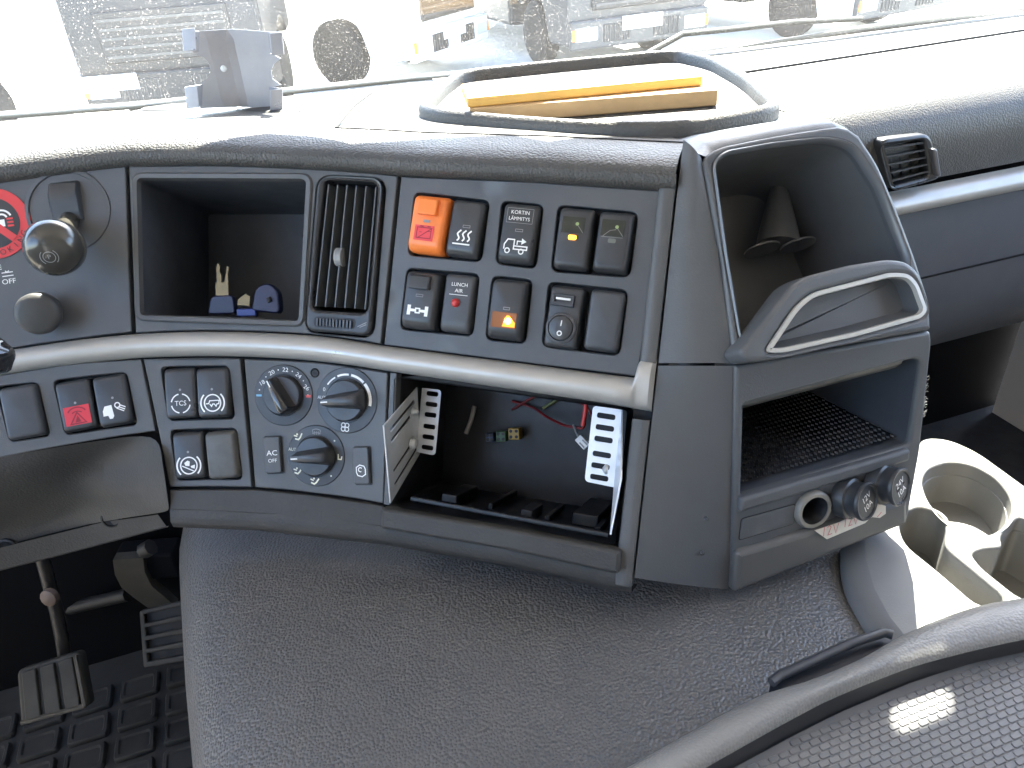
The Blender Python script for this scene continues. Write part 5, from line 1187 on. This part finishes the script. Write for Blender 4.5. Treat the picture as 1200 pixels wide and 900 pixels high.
mb = MB(); mb.loft(rows, closed=False); build('rim', mb, BOXR, box, smooth=70, sub=1)
gr_ = MB(); gr_.loft([[p - TZ * .003 + np.array([0, .001, 0]) for p in r3], [p - TZ * .016 + np.array([.0008, -.0016, 0]) for p in r3], [p * .3 + q_ * .7 - TZ * .008 for p, q_ in zip(r3, r5)], [q_ + TZ * .001 for q_ in r5]], closed=False)
build('groove', gr_, mat('groove_black', (.03, .031, .034), .5), box, smooth=60)
near = [p + np.array([.10, -.28, 0]) for p in r5]
mb = MB(); mb.loft([r5, near], closed=False); mt = build('rubber_mat', mb, MATR, box)
u18 = np.array([cos(radians(17)), sin(radians(17)), 0]); v18 = np.array([-sin(radians(17)), cos(radians(17)), 0]); mb = MB()
poly = [p[:2] for p in r5] + [p[:2] for p in near[::-1]]
poly = inset(poly, .004)
for i in range(-10, 95):
    for j in range(-10, 105):
        c_ = np.array([.03, .15, -.463]) + u18 * ((i + .5 * (j % 2)) * .0076) + v18 * (j * .0046)
        q_ = proj(c_)
        if q_[1] > 1000 or q_[0] > 1300 or not inside(c_[:2], poly): continue
        R = lambda d, z: [c_ + u18 * a + v18 * b + TZ * z for a, b in ((-.0036 + d, -.0010), (-.0028 + d, -.0021 + d), (.0028 - d, -.0021 + d), (.0036 - d, -.0010), (.0036 - d, .0010), (.0028 - d, .0021 - d), (-.0028 + d, .0021 - d), (-.0036 + d, .0010))]
        mb.loft([R(0, .0001), R(.0002, .0004), R(.0005, .0007)], False, True)
build('mat_dimples', mb, MATR, mt, kind='stuff')
# dark grip slot at the far edge of the rim
gs = rz([(903, 799), (912, 793), (1000, 753), (1038, 741), (1046, 744), (1044, 760), (1015, 778), (930, 812)], -.462)
mb = MB(); mb.loft([[p - TZ * .06 for p in gs], gs], False, True); build('grip_slot', mb, mat('grip_black', (.02, .022, .028), .4), box)
ge = rz([(904, 800), (914, 792), (1000, 753), (1036, 741), (1046, 744)], -.4555); mb = MB(); mb.tube(ge, .0035, 7); build('grip_edge', mb, mat('grip_edge', (.05, .052, .058), .35), box, smooth=60)

# =================================================================== PASSENGER SIDE DASHBOARD
pas = thing('passenger_dashboard', tr(.8, .7, -.6), 'grey passenger side dashboard with pale strip and glovebox beyond the console', 'dashboard')
PROF = [(.955, -.001), (.90, -.004), (.80, -.006), (.735, -.008), (.700, -.014), (.675, -.026), (.662, -.044), (.660, -.066), (.664, -.092), (.668, -.108)]
xs = np.linspace(.36, 1.44, 30); xt = np.linspace(.22, 1.44, 34); rows = []
for yv, dz in PROF:
    row = []
    for x in xt:
        b = basept(x); zt = np.interp(x, [.36, .6, 1.4], [-.182, -.188, -.190]); row.append(tr(x, yv, (b[2] if yv > .95 else zt) + dz))
    rows.append(row)
mb = MB(); mb.loft(rows, closed=False); build('top_roll', mb, TOPP, pas, smooth=60)
prof = lambda L, m_, nm, **k: build(nm, MB().loft([[tr(x, yv, z) for x in xs] for yv, z in L], closed=False), m_, pas, smooth=60, **k)
sz = np.interp
t0 = ty(1056, 233, .664); t1_ = ty(1200, 194, .664); b0 = ty(1060, 254, .664); b1 = ty(1200, 217, .664)
zt_, zb_ = (t0[2] + t1_[2]) / 2, (b0[2] + b1[2]) / 2
prof([(.672, zt_ + .002), (.660, zt_ + .001), (.652, zt_ - .006), (.650, (zt_ + zb_) / 2), (.653, zb_ + .005), (.664, zb_ - .001)], SILVER, 'trim_strip')
LOWP = mat('glovebox_plastic', (.085, .092, .105), .55, bump=('noise', 600, .3, .0006), noise=(5, .1))
prof([(.668, zb_ + .001), (.666, zb_ - .05), (.672, zb_ - .095)], LOWP, 'glovebox_lid')
prof([(.674, zb_ - .098), (.678, zb_ - .14), (.69, zb_ - .19), (.73, zb_ - .25), (.80, zb_ - .30)], LOWP, 'lower_dash')
prof([(.67, zb_ - .095), (.678, zb_ - .0965), (.672, zb_ - .098)], BLACK, 'glovebox_gap')
# side vent
VP = .655; nv = -TY; pv = planef(tr(0, VP, 0), TX, TZ, -TY)
vq = [np.array([np.dot(ty(*p, VP), TX), ty(*p, VP)[2]]) for p in [(1026, 163), (1086, 155), (1099, 208), (1042, 224)]]
pf_ = lambda a, b, h=0.: tr(a, VP - h, b)
vi_ = [np.array([np.dot(ty(*p, VP), TX), ty(*p, VP)[2]]) for p in [(1029, 170), (1078, 163), (1085, 205), (1042, 217)]]
pvent = build('air_vent', sheet(rpoly(vq, .012), [rpoly(vi_, .006)], lambda a, b, h: pf_(a, b, h + .006), .02, .03), mat('vent_plastic', (.032, .034, .038), .32), pas, bevel=.003)
mb = MB(); flat(inset(vi_, -.002), lambda a, b, h: pf_(a, b, -.012), 0, mb); build('vent_throat', mb, BLACK, pvent)
for k in range(5):
    f_ = (k + .5) / 5; a, b = vi_[0] * (1 - f_) + vi_[3] * f_, vi_[1] * (1 - f_) + vi_[2] * f_; mb = MB(); p, q_ = pf_(*a, .004), pf_(*b, .004); mb.box(p, q_ - p, TZ * .002, TY * .014 - TZ * .004); build('blade', mb, SWITCHB, pvent)
for k in range(3):
    f_ = (k + 1) / 4; a, b = vi_[0] * (1 - f_) + vi_[1] * f_, vi_[3] * (1 - f_) + vi_[2] * f_; mb = MB(); p, q_ = pf_(*a, -.006), pf_(*b, -.006); mb.box(p, q_ - p, TX * .002, TY * .01); build('cross_blade', mb, SWITCH, pvent)
wq = [np.array([np.dot(ty(*p, VP), TX), ty(*p, VP)[2]]) for p in [(1083, 172), (1089, 171), (1094, 203), (1089, 205)]]
build('thumbwheel', sheet(rpoly(wq, .004), [], lambda a, b, h: pf_(a, b, h + .012), .008, .03), mat('wheel_plastic', (.10, .10, .11), .3), pvent, bevel=.002)
mb = MB(); mb.tube([tr(x, np.interp(x, [.40, 1.4], [.80, .83]), -.182) for x in np.linspace(.42, 1.4, 12)], .0016, 5); build('top_seam', mb, JOINT, pas)

# =================================================================== WIPER OUTSIDE
wp = [ty(*p, 1.0) for p in [(838, 62), (900, 52), (1000, 36), (1100, 24), (1190, 17)]]
wip = thing('windscreen_wiper', wp[2], 'black wiper blade lying along the foot of the windscreen outside', 'wiper')
mb = MB(); mb.tube(wp, [.003, .005, .006, .006, .006], 6); build('blade', mb, mat('wiper_black', (.03, .035, .03), .6), wip, smooth=60)
mb = MB(); mb.tube([ty(*p, 1.01) for p in [(760, 62), (800, 40), (860, 34), (930, 26), (1010, 22)]], .004, 6); build('arm', mb, mat('wiper_black', (.03, .035, .03), .6), wip, smooth=60)

# =================================================================== PARKED TRUCKS OUTSIDE
def wheel_parts(root, c, ax):
    mb = MB(); mb.lathe(c, ax, [(.30, -.14), (.44, -.15), (.50, -.11), (.50, .11), (.44, .15), (.30, .14)], 40); w = build('wheel', mb, TYRE, root, smooth=40)
    mb = MB(); mb.lathe(c, ax, [(.30, .10), (.31, .14), (.28, .13), (.22, .06), (.14, .05), (.13, .11), (.02, .12)], 32); build('rim', mb, RIMM, w, smooth=40)
def truck(front_axle, head, body, lower, label, box=True, grille=TDARK, plate_y=0.):
    """cab-over lorry: front_axle = ground point below the middle of the front axle, head = heading in plan"""
    X = np.array([cos(head), sin(head), 0]); Y = np.array([-sin(head), cos(head), 0]); o = np.array([*front_axle[:2], GZ])
    T = lambda x, y, z: o + X * x + Y * y + TZ * z
    root = thing('parked_truck', o, label, 'truck', 'trucks parked in the yard')
    # cab body with wheel arches cut in the sides
    side = [(-.85, .95), (-.62, .95)] + [(.62 * cos(a), .55 + .62 * sin(a)) for a in np.linspace(pi * .80, pi * .12, 12)] + [(.68, .42), (1.40, .42), (1.46, 1.2), (1.42, 2.0), (1.15, 3.1), (-.85, 3.2)]
    mb = MB(); mb.loft([[T(x, -1.25, z) for x, z in side], [T(x, 1.25, z) for x, z in side]], True, True); build('cab', mb, body, root, bevel=.05, seg=3)
    mb = MB(); mb.add([T(1.47, -1.05, 1.75), T(1.47, 1.05, 1.75), T(1.20, .98, 2.85), T(1.20, -.98, 2.85)], [(0, 1, 2, 3)]); build('windscreen', mb, TGLASS, root)
    mb = MB(); mb.box(T(1.40, -1.24, .38), X * .13, Y * 2.48, TZ * .42); build('bumper', mb, lower, root, bevel=.04, seg=3)
    mb = MB(); mb.box(T(1.45, -.85, .92), X * .04, Y * 1.7, TZ * .62); g = build('grille', mb, grille, root, bevel=.02)
    for k in range(5): mb = MB(); mb.box(T(1.488, -.80, .98 + k * .11), X * .02, Y * 1.6, TZ * .035); build('grille_bar', mb, TGREY, g)
    for s_ in (-1, 1):
        mb = MB(); mb.box(T(1.49, s_ * .98 - .20, .50), X * .05, Y * .40, TZ * .20); h_ = build('headlight', mb, LAMP, root, bevel=.02)
        mb = MB(); mb.box(T(1.50, s_ * 1.20 - .03, .52), X * .04, Y * .06, TZ * .16); build('indicator', mb, ORLAMP, h_)
        mb = MB(); mb.box(T(1.525, s_ * .45 - .24, .46), X * .015, Y * .48, TZ * .26); b_ = build('bumper_grille', mb, TDARK, root, bevel=.01)
        for k in range(6): mb = MB(); mb.box(T(1.540, s_ * .45 - .22 + k * .085, .47), X * .008, Y * .012, TZ * .24); build('grille_bar', mb, TGREY, b_)
        wheel_parts(root, T(0, s_ * 1.07, .5), Y * s_)
        mb = MB(); mb.box(T(1.2, s_ * 1.40 - .06, 1.9), X * .14, Y * .14, TZ * .7); build('mirror', mb, TDARK, root, bevel=.03)
    mb = MB(); mb.box(T(1.545, -.36 + plate_y, .60), X * .01, Y * .72, TZ * .20); build('number_plate', mb, WHITE, root)
    if box:
        mb = MB(); mb.box(T(-7.6, -1.25, 1.10), X * 6.6, Y * 2.5, TZ * 2.6); build('load_body', mb, body, root, bevel=.03)
        mb = MB(); mb.box(T(-7.4, -.45, .75), X * 7.6, Y * .9, TZ * .30); build('chassis', mb, TDARK, root)
        for s_ in (-1, 1): wheel_parts(root, T(-5.0, s_ * 1.05, .5), Y * s_)
        mb = MB(); mb.box(T(-2.6, -1.2, .5), X * 1.5, Y * .5, TZ * .55); build('fuel_tank', mb, TGREY, root, bevel=.08)
    return root
def yard(px, py, z): return onz(px, py, GZ + z)
h3 = radians(-28)
w3 = yard(400, 62, .5); truck(w3 + np.array([-sin(h3), cos(h3), 0]) * 1.07, h3, TWHITE, TWHITE, 'white truck with its front wheel in view between the holder and the tray', False)
h1 = radians(32)
w1 = yard(-32, 128, .5); truck(w1 + np.array([-sin(h1), cos(h1), 0]) * 1.07, h1, TWHITE, TWHITE, 'white truck at the far left whose flank fills the windscreen corner')
h2 = radians(-86)
truck(np.array([-4.3, 12.6, 0]), h2, TDARK, TDARK, 'dark fronted truck with white number plate behind the phone holder', False, plate_y=-.85)
p4 = yard(720, 40, .6); h4 = radians(-70)
truck(p4 - np.array([cos(h4), sin(h4), 0]) * 1.5 + np.array([.5, 0.5, 0]), h4, TGREY, TGREY, 'grey truck with slatted bumper grille beyond the wooden boards')
p5 = yard(1010, 12, .6); h5 = radians(-62)
truck(p5 - np.array([cos(h5), sin(h5), 0]) * 1.5 + np.array([1.2, 1.0, 0]), h5, TWHITE, TGREY, 'pale truck seen over the passenger side wiper')
